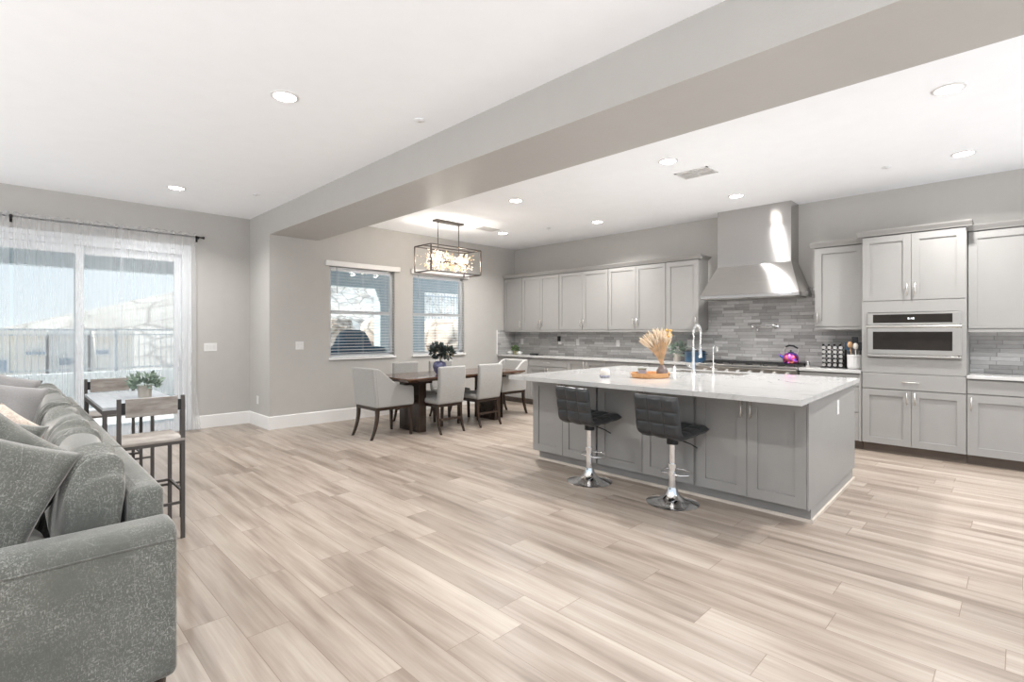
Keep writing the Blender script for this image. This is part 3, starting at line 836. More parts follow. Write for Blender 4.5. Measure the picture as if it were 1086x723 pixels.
# spring faucet
c = thing('spring_faucet', 'tall chrome spring neck faucet arching over the island sink', 'faucet', (5.2, 2.474, .92))
MB().lathe([(.03, 0), (.03, .01), (.02, .014), (.02, .12), (.016, .13), (.016, .27)], 20).build('base', 'chrome', c, autos=40)
hook = [(0, 0, .25)] + [(.085 - .085 * math.cos(a), 0, .43 + .085 * math.sin(a)) for a in [PI * i / 14 for i in range(15)]] + [(.17, 0, .38), (.165, 0, .30)]
MB().tube(hook, .008, 8).build('hose', 'chrome', c, smooth=True)
sp = []
dense = []
for i in range(len(hook) - 1):
    a, b_ = Vector(hook[i]), Vector(hook[i + 1])
    for k in range(6): dense.append(a.lerp(b_, k / 6))
n = len(dense); L = 0
turns = 36
for i in range(n * 5):
    t_ = i / (n * 5 - 1) * (n - 1); j = min(int(t_), n - 2); p = dense[j].lerp(dense[j + 1], t_ - j)
    tg = (dense[j + 1] - dense[j]).normalized(); a = Vector((0, 1, 0)); b_ = tg.cross(a)
    th = 2 * PI * turns * i / (n * 5)
    sp.append(p + (a * math.cos(th) + b_ * math.sin(th)) * .013)
MB().tube(sp, .0028, 5).build('spring', 'chrome', c, smooth=True)
MB().tube([(.165, 0, .30), (.165, 0, .25), (.165, 0, .19), (.165, 0, .16)], [.011, .017, .019, .019], 12).build('spray_head', 'chrome', c, smooth=True)
MB().tube([(0, 0, .255), (.10, 0, .255), (.165, 0, .255)], .006, 8).build('holder_arm', 'chrome', c, smooth=True)
MB().tube([(0, 0, .06), (0, .05, .07), (0, .10, .10)], [.008, .007, .005], 8).build('lever', 'chrome', c, smooth=True)
c = thing('filter_faucet', 'slim chrome filtered water tap beside the tall spring faucet', 'faucet', (5.2, 2.26, .92))
MB().lathe([(.02, 0), (.02, .008), (.009, .012), (.009, .05), (.012, .055), (.012, .075), (.006, .08)], 14).build('base', 'chrome', c, autos=40)
MB().tube([(0, 0, .07), (0, 0, .25)] + [(.05 - .05 * math.cos(a), 0, .25 + .05 * math.sin(a)) for a in [PI * i / 8 for i in range(1, 8)]] + [(.10, 0, .24)], .006, 8).build('spout', 'chrome', c, smooth=True)
MB().tube([(0, 0, .065), (0, .04, .08)], .004, 6).build('lever', 'chrome', c, smooth=True)
c = thing('soap_dispenser', 'short white capped soap dispenser in the island top left of the faucet', 'soap dispenser', (5.18, 2.68, .92))
MB().lathe([(.018, 0), (.018, .006), (.013, .01), (.013, .06), (.012, .064), (0, .064)], 16).build('body', 'plastic', c, autos=40)
MB().tube([(0, 0, .062), (0, 0, .075), (.04, 0, .078)], .006, 8).build('nozzle', 'chrome', c, smooth=True)

# outlet helper (face looks to local -Y)
def plate(label, loc, rz, w=.072, h=.117, kind='outlet', n=1, group=None):
    c = thing('power_outlet' if kind == 'outlet' else 'light_switch', label, 'outlet' if kind == 'outlet' else 'light switch', loc, rz, group)
    MB().box(-w / 2, w / 2, -.006, -.0004, -h / 2, h / 2).build('cover_plate', 'plastic', c, bevel=.002)
    for k in range(n):
        x = (k - (n - 1) / 2) * .046
        if kind == 'outlet':
            for s in (-1, 1): MB().box(x - .016, x + .016, -.0075, -.006, s * .022 - .014, s * .022 + .014).build('socket', 'ceramic', c, bevel=.004)
        else:
            MB().prism([(-.006, -.033), (-.0075, -.033), (-.011, .033), (-.006, .033)], 'x', x - .0165, x + .0165).build('rocker', 'ceramic', c)
    return c
tx = XW - .0125
plate('white outlet on the tile left of the corner plants', (tx, 7.165, 1.17), -90)
plate('white outlet on the tile with a black plug in it', (tx, 6.174, 1.19), -90)
plate('white outlet on the tile, first right of the black plug', (tx, 5.749, 1.175), -90)
plate('white outlet on the tile, second right of the black plug', (tx, 4.886, 1.17), -90)
plate('white outlet on the tile above the blue stock pot', (tx, 3.60, 1.185), -90)
c = thing('night_light', 'small black plug-in charger standing in a tile wall outlet', 'plug', (tx - .008, 6.174, 1.235), -90)
MB().box(-.028, .028, -.04, 0, -.05, .05).build('body', 'blackplastic', c, bevel=.008)
plate('white outlet on the end panel of the island', (4.90, IYR + .0125, .735), 1.6, .072, .117)
plate('double white rocker switch on the grey window wall', (3.02, YW, 1.165), 0, .118, .117, 'switch', 2)
plate('triple white rocker switch beside the sheer curtains', (2.075, YC, 1.145), 0, .165, .117, 'switch', 3)
plate('white outlet low on the narrow side wall by the corner', (XJ, 7.84, .375), -90)
plate('white outlet low on the window wall behind the dining chairs', (4.72, YW, .40), 0)

# ------------------------------------------------------------------ bar stools
def quilted_pad():
    # centre line in (y,z): seat front -> crease -> back top
    path = []
    for i in range(37):
        t_ = i / 36; path.append((.22 - .37 * t_, .572 + .015 * math.cos(t_ * PI) * (1 if t_ < .5 else .3)))
    for i in range(1, 7):
        a = PI / 2 * i / 6; path.append((-.15 - .05 * math.sin(a), .568 + .045 * (1 - math.cos(a))))
    for i in range(1, 40):
        t_ = i / 39; path.append((-.20 - .045 * t_, .613 + .262 * t_))
    path = [Vector((0, p[0], p[1])) for p in path]
    ln = [0]
    for i in range(1, len(path)): ln.append(ln[-1] + (path[i] - path[i - 1]).length)
    tot = ln[-1]; NU = 61; wid = .40
    cells_v = [0, .13, .26, .385, .475, .575, .68]
    cells_v = [0, .135, .27, .40, .50, .595, tot]
    def cellf(x, edges):
        for a, b_ in zip(edges[:-1], edges[1:]):
            if a <= x <= b_ + 1e-6:
                q = (x - a) / (b_ - a); return max(0, math.sin(PI * min(max(q, 0), 1))) ** .5
        return 0
    verts = []; K = len(path)
    rows = []
    for side in (1, -1):
        for i in range(K):
            t_ = (path[min(i + 1, K - 1)] - path[max(i - 1, 0)]).normalized()
            nrm = Vector((0, -t_.z, t_.y)) * side
            # seat: +n is up?  t points -y so n = (0,-tz,ty) -> for t=(0,-1,0): n=(0,0,-1)
            r_ = []
            for j in range(NU):
                u = j / (NU - 1)
                b_ = cellf(u, [0, 1 / 3, 2 / 3, 1]) * cellf(ln[i], cells_v)
                edge = min(1, (min(u, 1 - u) * wid / .03) ** .5) * min(1, (min(ln[i], tot - ln[i]) / .022) ** .5 + .02)
                th = (.019 + .016 * b_) * max(edge, .05)
                w_ = wid * (1 - .04 * (ln[i] > .42) * (ln[i] - .42) / .3)
                p = path[i] + nrm * th; r_.append((w_ * (u - .5), p.y, p.z))
            rows.append(r_)
    vs = [p for r_ in rows for p in r_]; fs = []
    for s in range(2):
        for i in range(K - 1):
            for j in range(NU - 1):
                a = (s * K + i) * NU + j; fs.append((a, a + 1, a + NU + 1, a + NU))
    o2 = K * NU
    for i in range(K - 1):
        for j in (0, NU - 1): fs.append((i * NU + j, (i + 1) * NU + j, o2 + (i + 1) * NU + j, o2 + i * NU + j))
    for i in (0, K - 1):
        for j in range(NU - 1): fs.append((i * NU + j, i * NU + j + 1, o2 + i * NU + j + 1, o2 + i * NU + j))
    return MB().add(vs, fs)
def make_stool(label, loc, rz):
    c = thing('bar_stool', label, 'bar stool', loc, rz, 'black leatherette swivel stools at the island')
    MB().lathe([(.203, 0), (.205, .005), (.195, .010), (.15, .019), (.10, .033), (.065, .055), (.046, .085), (.037, .125)], 40).build('base', 'chrome', c, autos=50)
    MB().lathe([(.03, .115), (.03, .30), (.024, .305), (.024, .50)], 24).build('gas_lift', 'chrome', c, autos=40)
    MB().lathe([(.036, .285), (.036, .315)], 20).build('collar', 'chrome', c, autos=40)
    ring = [(.0, -.02, .235)] + [(.125 * math.sin(a), .06 - .10 * math.cos(a), .235) for a in [R(35) + (2 * PI - R(70)) * i / 24 for i in range(25)]]
    MB().tube(ring, .008, 8, closed=True).lathe([(.034, .222), (.034, .25)], 16).build('footrest', 'chrome', c, autos=60)
    MB().box(-.07, .07, -.07, .09, .525, .55).lathe([(.045, .47), (.045, .51)], 16).build('seat_plate', 'black', c)
    MB().tube([(.03, .05, .50), (.10, .10, .47), (.14, .13, .44)], .005, 6).build('lever', 'black', c, smooth=True)
    quilted_pad().build('seat', 'leather', c, smooth=True)
    return c
s1 = make_stool('black quilted bar stool on chrome pedestal, the farther one from the island end panel', (3.775, 2.785, 0), -90 - 4)
s2 = copy_tree(s1); s2.location = (3.769, 1.968, 0); s2.rotation_euler = (0, 0, R(-94))
s2['label'] = 'black quilted bar stool on chrome pedestal, the nearer one in front of the handled doors'

# ------------------------------------------------------------------ things on the island
c = thing('serving_tray', 'oval honey wooden tray with slot handles on the island', 'tray', (4.44, 2.55, .92), -28)
m = MB().lathe([(.185, 0), (.19, .004), (.19, .012), (.0, .012)], 36, sx=1, sy=.78)
m.build('tray_base', 'traywood', c, autos=50)
n = 48; vs = []; fs = []
for i in range(n):
    a = 2 * PI * i / n
    for r_, z in ((.178, .010), (.192, .010), (.198, .048), (.186, .048)):
        vs.append((r_ * math.cos(a), r_ * .78 * math.sin(a), z))
for i in range(n):
    for k in range(4):
        fs.append((i * 4 + k, i * 4 + (k + 1) % 4, ((i + 1) % n) * 4 + (k + 1) % 4, ((i + 1) % n) * 4 + k))
MB().add(vs, fs).build('rim', 'traywood', c, autos=50)
for ang in (R(-68 + 28), R(112 + 28)):
    pts = []
    for k in range(7):
        a = ang + (k - 3) * .04; pts.append((.1965 * math.cos(a), .1965 * .78 * math.sin(a), .031))
    MB().tube(pts, .007, 6).build('slot_handle', 'toe', c, smooth=True)
tz = .9325
c = thing('bud_vase', 'small brown smoked glass vase holding the dried wheat', 'vase', (4.47, 2.44, tz))
MB().lathe([(.04, 0), (.049, .006), (.053, .03), (.052, .06), (.036, .088), (.025, .102), (.028, .112), (.023, .11), (.020, .09), (.0, .08)], 24).build('body', 'vase_brown', c, smooth=True)
c = thing('candle_jar', 'small grey violet candle jar with sage lid on the tray', 'candle', (4.475, 2.66, tz))
MB().lathe([(.036, 0), (.04, .004), (.041, .05), (.038, .056)], 24).build('jar', 'jar_glass', c, autos=40)
MB().lathe([(.042, .056), (.043, .06), (.043, .072), (.0, .073)], 24).build('lid', 'green_lid', c, autos=40)
c = thing('wax_candle', 'squat cream candle in a dish standing alone on the island', 'candle', (4.131, 2.865, .92))
MB().lathe([(.035, 0), (.048, .006), (.052, .022), (.046, .022), (.044, .012), (.0, .012)], 24).build('dish', 'jar_glass', c, smooth=True)
MB().lathe([(.044, .013), (.047, .03), (.045, .065), (.036, .08), (.0, .084)], 24).build('wax', 'wax', c, smooth=True)
# dried wheat bunch (fan)
def wheat():
    rng = random.Random(3)
    st = MB(); hd = MB(); fl = MB()
    vd = Vector((-.7062 * -1, -.708, 0))  # towards image right: (cosA,-sinA)
    right = Vector((math.cos(R(44.9)), -math.sin(R(44.9)), 0)); dep = Vector((math.sin(R(44.9)), math.cos(R(44.9)), 0))
    for i in range(190):
        a = rng.uniform(-.92, .34); dth = rng.gauss(0, .10)
        L = .37 + rng.uniform(-.05, .04) - .10 * abs(a + .2)
        ax = right * (a * .62) + dep * dth
        base = Vector((0, 0, .06)) + right * rng.uniform(-.008, .008) + dep * rng.uniform(-.008, .008)
        neck = Vector((0, 0, .125)) + right * (a * .02) + dep * (dth * .05)
        pts = [base, neck]
        for k in range(1, 5):
            t_ = k / 4; pts.append(neck + ax * (L * t_ ** 1.35) + Vector((0, 0, L * (t_ * (1 - .2 * abs(a) * t_)) * .82)))
        st.tube(pts, .0014, 4)
        p0, p1 = pts[-2], pts[-1]; dr = (p1 - p0)
        q = [p1 - dr * .75, p1 - dr * .25, p1 + dr * .1, p1 + dr * .35]
        (hd if i % 5 else fl if a > .05 else hd).tube(q, [.002, .0062, .0055, .0012], 5)
        for k in range(5):
            s0 = p1 - dr * rng.uniform(-.1, .7); e_ = s0 + dr * .35 + Vector((rng.gauss(0, .01), rng.gauss(0, .01), rng.gauss(0, .008)))
            hd.tube([s0, e_], [.0012, .0004], 3)
    for i in range(16):
        a = rng.uniform(.12, .36)
        p = Vector((0, 0, .125)) + right * (a * .62 * .38) + dep * rng.gauss(0, .03) + Vector((0, 0, .31 + rng.uniform(-.05, .02)))
        fl.ball(p, .011, 6, 5)
    return st, hd, fl
st, hd, fl = wheat()
c = thing('dried_wheat_bunch', 'fanned bunch of dried wheat and pampas in the brown vase', 'dried flowers', (4.47, 2.44, tz))
st.build('stems', 'wheat', c); hd.build('seed_heads', 'wheatpale', c); fl.build('ochre_flowers', 'flower', c)
for ch in c.children: ch['kind'] = 'stuff'

# ------------------------------------------------------------------ things on the kitchen worktop
def leafball(mb, c0, r, n, size, seed, zs=1.0, up=0.2, wid=.45):
    rng = random.Random(seed)
    for i in range(n):
        d_ = Vector((rng.gauss(0, 1), rng.gauss(0, 1), rng.gauss(0, 1) * zs + up)).normalized()
        p = Vector(c0) + d_ * (r * rng.uniform(.35, 1))
        s_ = size * rng.uniform(.7, 1.2)
        side = d_.cross(Vector((rng.gauss(0, 1), rng.gauss(0, 1), rng.gauss(0, 1)))).normalized() * s_ * wid
        tip = p + (d_ + Vector((0, 0, .25))).normalized() * s_ * 1.3; nn = side.cross(d_).normalized() * s_ * .12
        mb.add([p, p + side * .9 + (tip - p) * .45 + nn, tip, p - side * .9 + (tip - p) * .45 + nn, p + (tip - p) * .5 - nn], [(0, 1, 4), (1, 2, 4), (2, 3, 4), (3, 0, 4)])
    return mb
def potted(name, label, loc, pr, ph, potmat, leafmat, r, n, size, seed, cz, zs=.7, taper=.85):
    c = thing(name, label, 'potted plant', loc)
    MB().lathe([(pr * taper, 0), (pr, ph), (pr * .88, ph), (pr * .86, ph * .85), (0, ph * .85)], 20).build('pot', potmat, c, autos=40)
    b_ = leafball(MB(), (0, 0, cz), r, n, size, seed, zs)
    rng = random.Random(seed + 1)
    for i in range(9): b_.tube([(0, 0, ph * .8), (rng.gauss(0, r * .4), rng.gauss(0, r * .4), cz)], .002, 4)
    b_.build('foliage', leafmat, c)
    return c
CTZ = .92
potted('potted_plant', 'small yellow green plant in a tan pot in the worktop corner', (7.24, 7.16, CTZ), .035, .06, 'yellow_pot', 'leaf', .07, 90, .035, 11, .10)
for k, (yy, lb) in enumerate(((7.29, 'white ceramic dish left of the corner plant'), (7.03, 'white ceramic dish right of the corner plant'))):
    c = thing('ceramic_dish', lb, 'dish', (7.22, yy, CTZ))
    MB().lathe([(.035, 0), (.055, .012), (.062, .04), (.057, .04), (.05, .014), (0, .01)], 24).build('bowl', 'ceramic', c, smooth=True)
    MB().lathe([(.064, .0405), (.05, .052), (.012, .058), (.012, .066), (0, .068)], 24).build('lid', 'ceramic', c, smooth=True)
c = thing('black_box', 'small flat black gadget on the long worktop', 'gadget', (7.2, 6.62, CTZ))
MB().box(-.04, .04, -.085, .085, 0, .03).build('body', 'blackplastic', c, bevel=.008)
MB().tube([(-.02, -.085, .012), (-.02, -.14, .006), (0, -.17, .006), (.04, -.2, .006)], .004, 6).build('cord', 'blackplastic', c, smooth=True)
potted('potted_plant', 'dark leafy plant in a pale taupe pot left of the blue stock pot', (7.22, 3.70, CTZ), .055, .11, 'pale_pot', 'leafsage', .12, 110, .045, 12, .18)
c = thing('stock_pot', 'blue enamel stock pot at the left rear corner of the range', 'pot', (7.16, 3.34, CTZ))
MB().lathe([(.135, 0), (.145, .008), (.147, .15), (.151, .155), (.147, .158), (.14, .15), (.138, .02), (0, .015)], 32).build('body', 'bluepot', c, autos=50)
MB().lathe([(.148, .158), (.12, .172), (.05, .18), (0, .182)], 32).lathe([(.008, .18), (.008, .19), (.02, .195), (.018, .205), (0, .207)], 14).build('lid', 'blackplastic', c, smooth=True)
for s in (-1, 1): MB().tube([(-.03, s * .146, .12), (-.025, s * .175, .125), (.025, s * .175, .125), (.03, s * .146, .12)], .006, 6).build('handle', 'blackplastic', c, smooth=True)
c.location = (7.16, 3.38, CTZ)
# kettle on the range
c = thing('kettle', 'rainbow iridescent whistling kettle with black handle on the range', 'kettle', (7.16, 2.10, .9555))
MB().lathe([(.072, 0), (.086, .012), (.094, .05), (.090, .09), (.068, .125), (.037, .142), (.0, .144)], 32).build('body', 'kettle', c, smooth=True)
MB().lathe([(.038, .141), (.03, .15), (.01, .152), (.008, .160), (.014, .170), (.0, .176)], 16).build('lid', 'blackplastic', c, smooth=True)
MB().tube([(0, .075, .06), (0, .115, .09), (0, .14, .12)], [.02, .014, .010], 12).build('spout', 'kettle', c, smooth=True)
MB().tube([(0, .07, .12), (0, .085, .17), (0, .06, .215)], .005, 8).tube([(0, -.07, .12), (0, -.09, .165), (0, -.08, .20)], .005, 8).build('handle_bracket', 'nickel', c, smooth=True)
MB().tube([(0, .06, .215), (0, .02, .232), (0, -.03, .228), (0, -.085, .195)], [.009, .012, .012, .009], 10).build('handle', 'blackplastic', c, smooth=True)
# spoon rest / small bottle right of kettle
c = thing('salt_shaker', 'small steel shaker on the worktop between kettle and spice rack', 'shaker', (7.22, 1.92, CTZ))
MB().lathe([(.02, 0), (.022, .03), (.018, .05), (.02, .055), (.012, .068), (0, .07)], 16).build('body', 'nickel', c, smooth=True)
# spice rack with jars
c = thing('spice_rack', 'black tiered spice rack holding silver capped jars', 'spice rack', (7.26, 1.64, CTZ), -90)
MB().box(-.13, .13, -.075, .06, 0, .012).build('base', 'blackplastic', c, bevel=.003)
m = MB()
for k in range(5):
    x = -.12 + k * .06; m.box(x - .003, x + .003, -.03, .05, .012, .29)
m.build('frame', 'black', c)
jar0 = None
for r_ in range(5):
    for q in range(4):
        p = Vector((-.09 + q * .06, -.078, .038 + r_ * .053))
        if jar0 is None:
            jar0 = thing('spice_jar', 'silver capped spice jar lying in the black rack', 'spice jar', (0, 0, 0), -90, 'spice jars in the rack')
            rot = Matrix.Rotation(R(-90), 4, 'X')
            MB().lathe([(.021, 0), (.021, .07), (.018, .075)], 14, mtx=rot).build('jar', 'darkglass', jar0, autos=40)
            MB().lathe([(.020, -.018), (.020, -.0005)], 16, mtx=rot).build('cap', 'nickel', jar0, autos=40)
            j = jar0
        else:
            j = copy_tree(jar0)
        wp = Matrix.Translation((7.26, 1.64, CTZ)) @ Matrix.Rotation(R(-90), 4, 'Z') @ p
        j.location = wp
# utensil crock
c = thing('utensil_crock', 'white ribbed ceramic crock full of cooking utensils', 'crock', (7.22, 1.415, CTZ))
n = 32; m = MB(); vs = []; fs = []
prof = [(.06, 0), (.075, .006), (.08, .03), (.08, .145), (.084, .15), (.084, .17), (.076, .17), (.074, .02), (.0, .018)]
m.lathe(prof, 16).build('body', 'ceramic', c, bevel=.003)
UT = [('wooden_spoon', 'wooden spoon standing in the white crock', 'woodspoon', (-.02, .02), (-.10, .10), .29, 'spoon'),
      ('ladle', 'cream ladle bowl rising from the white crock', 'wax', (-.03, -.01), (-.04, -.02), .27, 'ladle'),
      ('spatula', 'black spatula, tallest utensil in the white crock', 'blackplastic', (.0, .0), (.02, .0), .33, 'spatula'),
      ('slotted_turner', 'dark turner leaning left out of the crock', 'bluepot', (.01, .04), (.03, .18), .27, 'spatula'),
      ('masher', 'black masher leaning right in the crock', 'blackplastic', (-.01, -.045), (-.05, -.13), .27, 'masher'),
      ('whisk', 'steel whisk at the back of the crock', 'nickel', (.03, -.02), (.12, -.08), .29, 'whisk')]
for nm, lb, mt, b0, ln_, L, cat in UT:
    t = thing(nm, lb, cat, (7.22 + b0[0] * .8, 1.415 + b0[1] * .8, CTZ + .022))
    d_ = Vector((ln_[0], ln_[1], 1)).normalized()
    MB().tube([(0, 0, 0), d_ * (L - .06)], .005, 8).build('handle', mt, t, smooth=True)
    q = d_ * (L - .02)
    if cat in ('spoon', 'ladle'): MB().ball(q, .032, 12, 8, (.55, .9, 1.2)).build('bowl', mt, t, smooth=True)
    elif cat == 'whisk':
        m = MB()
        for k in range(5):
            a = PI * k / 5; s_ = Vector((math.cos(a), math.sin(a), 0)) * .022
            m.tube([d_ * (L - .07), q + s_ - d_ * .015, q + s_ * .8 + d_ * .02, q + d_ * .035, q - s_ * .8 + d_ * .02, q - s_ - d_ * .015, d_ * (L - .07)], .0015, 4)
        m.build('wires', mt, t, smooth=True)
    else: MB().box(-.006, .006, -.032, .032, -.045, .05, Matrix.Translation(q)).build('blade', mt, t, bevel=.005)

# ------------------------------------------------------------------ dining table and chairs
c = thing('dining_table', 'long dark walnut dining table on two slab pedestals', 'table', (4.71, 5.98, 0))
hw, hd_ = 1.09, .46
vs = []
for x, y, z in ((-hw + .06, -hd_ + .06, .705), (hw - .06, -hd_ + .06, .705), (hw - .06, hd_ - .06, .705), (-hw + .06, hd_ - .06, .705),
                (-hw, -hd_, .742), (hw, -hd_, .742), (hw, hd_, .742), (-hw, hd_, .742), (-hw, -hd_, .76), (hw, -hd_, .76), (hw, hd_, .76), (-hw, hd_, .76)):
    vs.append((x, y, z))
fs = [(0, 3, 2, 1), (8, 9, 10, 11)]
for b_ in (0, 4):
    for k in range(4): fs.append((b_ + k, b_ + (k + 1) % 4, b_ + 4 + (k + 1) % 4, b_ + 4 + k))
MB().add(vs, fs).build('tabletop', 'walnut', c, bevel=.003)
for x in (-.70, .70):
    MB().box(x - .06, x + .06, -.24, .24, 0.0, .70).box(x - .09, x + .09, -.34, .34, .67, .705).build('pedestal', 'legwood', c, bevel=.004)

def sabre(mb, x, ytop, ybot, ztop, w=.04, curve=.05):
    pts = []
    for k in range(7):
        t_ = k / 6; z = ztop * (1 - t_); y = ytop + (ybot - ytop) * (t_ ** 2.2)
        pts.append((y, z, w * (1 - .35 * t_)))
    vs = []; fs = []
    for y, z, ww in pts:
        h_ = ww / 2
        vs += [(x - h_, y - h_, z), (x + h_, y - h_, z), (x + h_, y + h_, z), (x - h_, y + h_, z)]
    for k in range(6):
        for q in range(4):
            fs.append((k * 4 + q, k * 4 + (q + 1) % 4, k * 4 + 4 + (q + 1) % 4, k * 4 + 4 + q))
    fs.append((0, 1, 2, 3)); fs.append((24, 27, 26, 25))
    return mb.add(vs, fs)

def soft(mb, x0, x1, y0, y1, z0, z1): return mb.box(x0, x1, y0, y1, z0, z1)

def side_chair(label, loc, rz):
    c = thing('dining_chair', label, 'chair', loc, rz, 'pale upholstered armless dining chairs')
    # local: faces +y
    m = MB().box(-.225, .225, -.20, .235, .395, .47)
    m.build('seat', 'linen', c, bevel=.03, seg=4, smooth=True)
    # back, leaning
    K = 10; vs = []; fs = []
    for k in range(K + 1):
        t_ = k / K; z = .395 + .505 * t_; yb = -.215 - .055 * t_ - .02 * math.sin(PI * t_); th = .075 - .015 * t_
        w_ = .225 - .01 * (1 - t_)
        vs += [(-w_, yb - th / 2, z), (w_, yb - th / 2, z), (w_, yb + th / 2, z), (-w_, yb + th / 2, z)]
    for k in range(K):
        for q in range(4): fs.append((k * 4 + q, k * 4 + (q + 1) % 4, k * 4 + 4 + (q + 1) % 4, k * 4 + 4 + q))
    fs += [(3, 2, 1, 0), (K * 4, K * 4 + 1, K * 4 + 2, K * 4 + 3)]
    MB().add(vs, fs).build('backrest', 'linen', c, bevel=.022, seg=4, autos=60)
    MB().box(-.215, .215, -.225, .225, .355, .396).build('seat_rail', 'legwood', c, bevel=.003)
    for s in (-1, 1):
        sabre(MB(), s * .195, -.205, -.29, .358).build('leg', 'legwood', c, bevel=.003)
        MB().prism([(.185, .36), (.205, 0), (.225, 0), (.225, .36)], 'x', s * .195 - .019, s * .195 + .019).build('leg', 'legwood', c, bevel=.003)
    MB().box(-.18, .18, -.245, -.222, .175, .205).build('stretcher', 'legwood', c, bevel=.003)
    return c
ch = side_chair('pale upholstered dining chair seen from behind on the near side, nearer the armchair', (4.27, 5.70, 0), 0)
for lb, loc, rz in (('pale upholstered dining chair seen from behind on the near side, nearer the island', (4.985, 5.72, 0), 0),
                    ('pale dining chair on the window side of the table, left of the vase', (4.39, 6.47, 0), 180),
                    ('pale dining chair on the window side of the table, behind the vase', (5.06, 6.47, 0), 180)):
    k = copy_tree(ch); k.location = loc; k.rotation_euler = (0, 0, R(rz)); k['label'] = lb

def arm_chair(label, loc, rz):
    c = thing('dining_armchair', label, 'chair', loc, rz, 'pale upholstered dining armchairs at the table ends')
    hw = .275
    MB().box(-hw + .06, hw - .06, -.20, .27, .40, .49).build('seat', 'linen', c, bevel=.03, seg=4, smooth=True)
    K = 10; vs = []; fs = []
    for k in range(K + 1):
        t_ = k / K; z = .40 + .50 * t_; yb = -.245 - .06 * t_; th = .08 - .015 * t_; w_ = hw - .003
        vs += [(-w_, yb - th / 2, z), (w_, yb - th / 2, z), (w_, yb + th / 2, z), (-w_, yb + th / 2, z)]
    for k in range(K):
        for q in range(4): fs.append((k * 4 + q, k * 4 + (q + 1) % 4, k * 4 + 4 + (q + 1) % 4, k * 4 + 4 + q))
    fs += [(3, 2, 1, 0), (K * 4, K * 4 + 1, K * 4 + 2, K * 4 + 3)]
    MB().add(vs, fs).build('backrest', 'linen', c, bevel=.02, seg=4, autos=60)
    prof = [(-.25, .40), (.27, .40), (.285, .44), (.28, .635), (.25, .655), (.16, .66), (.06, .68), (-.03, .725), (-.12, .80), (-.20, .865), (-.26, .895), (-.30, .88)]
    for s in (-1, 1):
        MB().prism(prof, 'x', s * hw, s * (hw - .055)).build('arm', 'linen', c, bevel=.014, seg=3, autos=50)
    MB().box(-hw + .015, hw - .015, -.27, .27, .36, .401).build('seat_rail', 'legwood', c, bevel=.003)
    for s in (-1, 1):
        sabre(MB(), s * (hw - .035), -.245, -.33, .362, .045).build('leg', 'legwood', c, bevel=.003)
        MB().prism([(.225, .365), (.243, 0), (.265, 0), (.268, .365)], 'x', s * (hw - .035) - .02, s * (hw - .035) + .02).build('leg', 'legwood', c, bevel=.003)
    return c
a1 = arm_chair('pale upholstered armchair at the near left end of the dining table', (3.575, 5.99, 0), -90)
a2 = copy_tree(a1); a2.location = (5.86, 6.10, 0); a2.rotation_euler = (0, 0, R(90)); a2['label'] = 'pale upholstered armchair at the far right end of the dining table, facing the camera'

c = thing('table_vase', 'round violet blue ceramic vase on the dining table', 'vase', (4.37, 5.84, .76))
MB().lathe([(.045, 0), (.05, .006), (.083, .06), (.098, .115), (.084, .165), (.05, .188), (.04, .19), (.034, .18), (.0, .14)], 28).build('body', 'vase_blue', c, smooth=True)
c = thing('flower_arrangement', 'dark leafy dried arrangement rising from the violet vase', 'flowers', (4.37, 5.84, .76))
m = MB(); rng = random.Random(5)
for i in range(14):
    m.tube([(rng.gauss(0, .006), rng.gauss(0, .006), .145), (rng.gauss(.02, .01), rng.gauss(0, .01), .24), (rng.gauss(.05, .05), rng.gauss(-.03, .05), .36)], .0025, 4)
m.build('stems', 'leafdark', c)
leafball(leafball(MB(), (.00, .03, .33), .10, 170, .045, 21, .7, wid=.6), (.07, -.09, .31), .08, 110, .045, 22, .7, wid=.6).build('leaves', 'leafdark', c)
leafball(leafball(MB(), (.03, -.02, .31), .10, 36, .03, 23, .7), (.10, -.12, .27), .05, 16, .03, 24, .7).build('dried_petals', 'leaftan', c)

# ------------------------------------------------------------------ chandelier
CX, CY = 4.815, 6.21
c = thing('chandelier', 'rectangular bronze frame chandelier with glowing crystal branches over the dining table', 'chandelier', (CX, CY, CZ))
MB().box(-.26, .26, -.06, .06, -.028, -.0005).build('canopy', 'bronze', c, bevel=.004)
for s in (-1, 1): MB().tube([(s * .2, 0, -.028), (s * .2, 0, -.62)], .007, 8).build('rod', 'bronze', c, smooth=True)
hx, hy, zt, zb = .475, .205, -.415, -.80
m = MB(); w_ = .016
for z in (zt, zb):
    for s in (-1, 1):
        m.box(-hx, hx, s * hy - w_ / 2, s * hy + w_ / 2, z - w_ / 2, z + w_ / 2); m.box(s * hx - w_ / 2, s * hx + w_ / 2, -hy, hy, z - w_ / 2, z + w_ / 2)
for sx in (-1, 1):
    for sy in (-1, 1): m.box(sx * hx - w_ / 2, sx * hx + w_ / 2, sy * hy - w_ / 2, sy * hy + w_ / 2, zb, zt)
m.box(-hx, hx, -w_ / 2, w_ / 2, zt - w_ / 2, zt + w_ / 2)
m.build('frame', 'bronze', c)
m = MB(); pt = MB(); rng = random.Random(9)
m.tube([(-.36, 0, -.62), (.36, 0, -.62)], .01, 8)
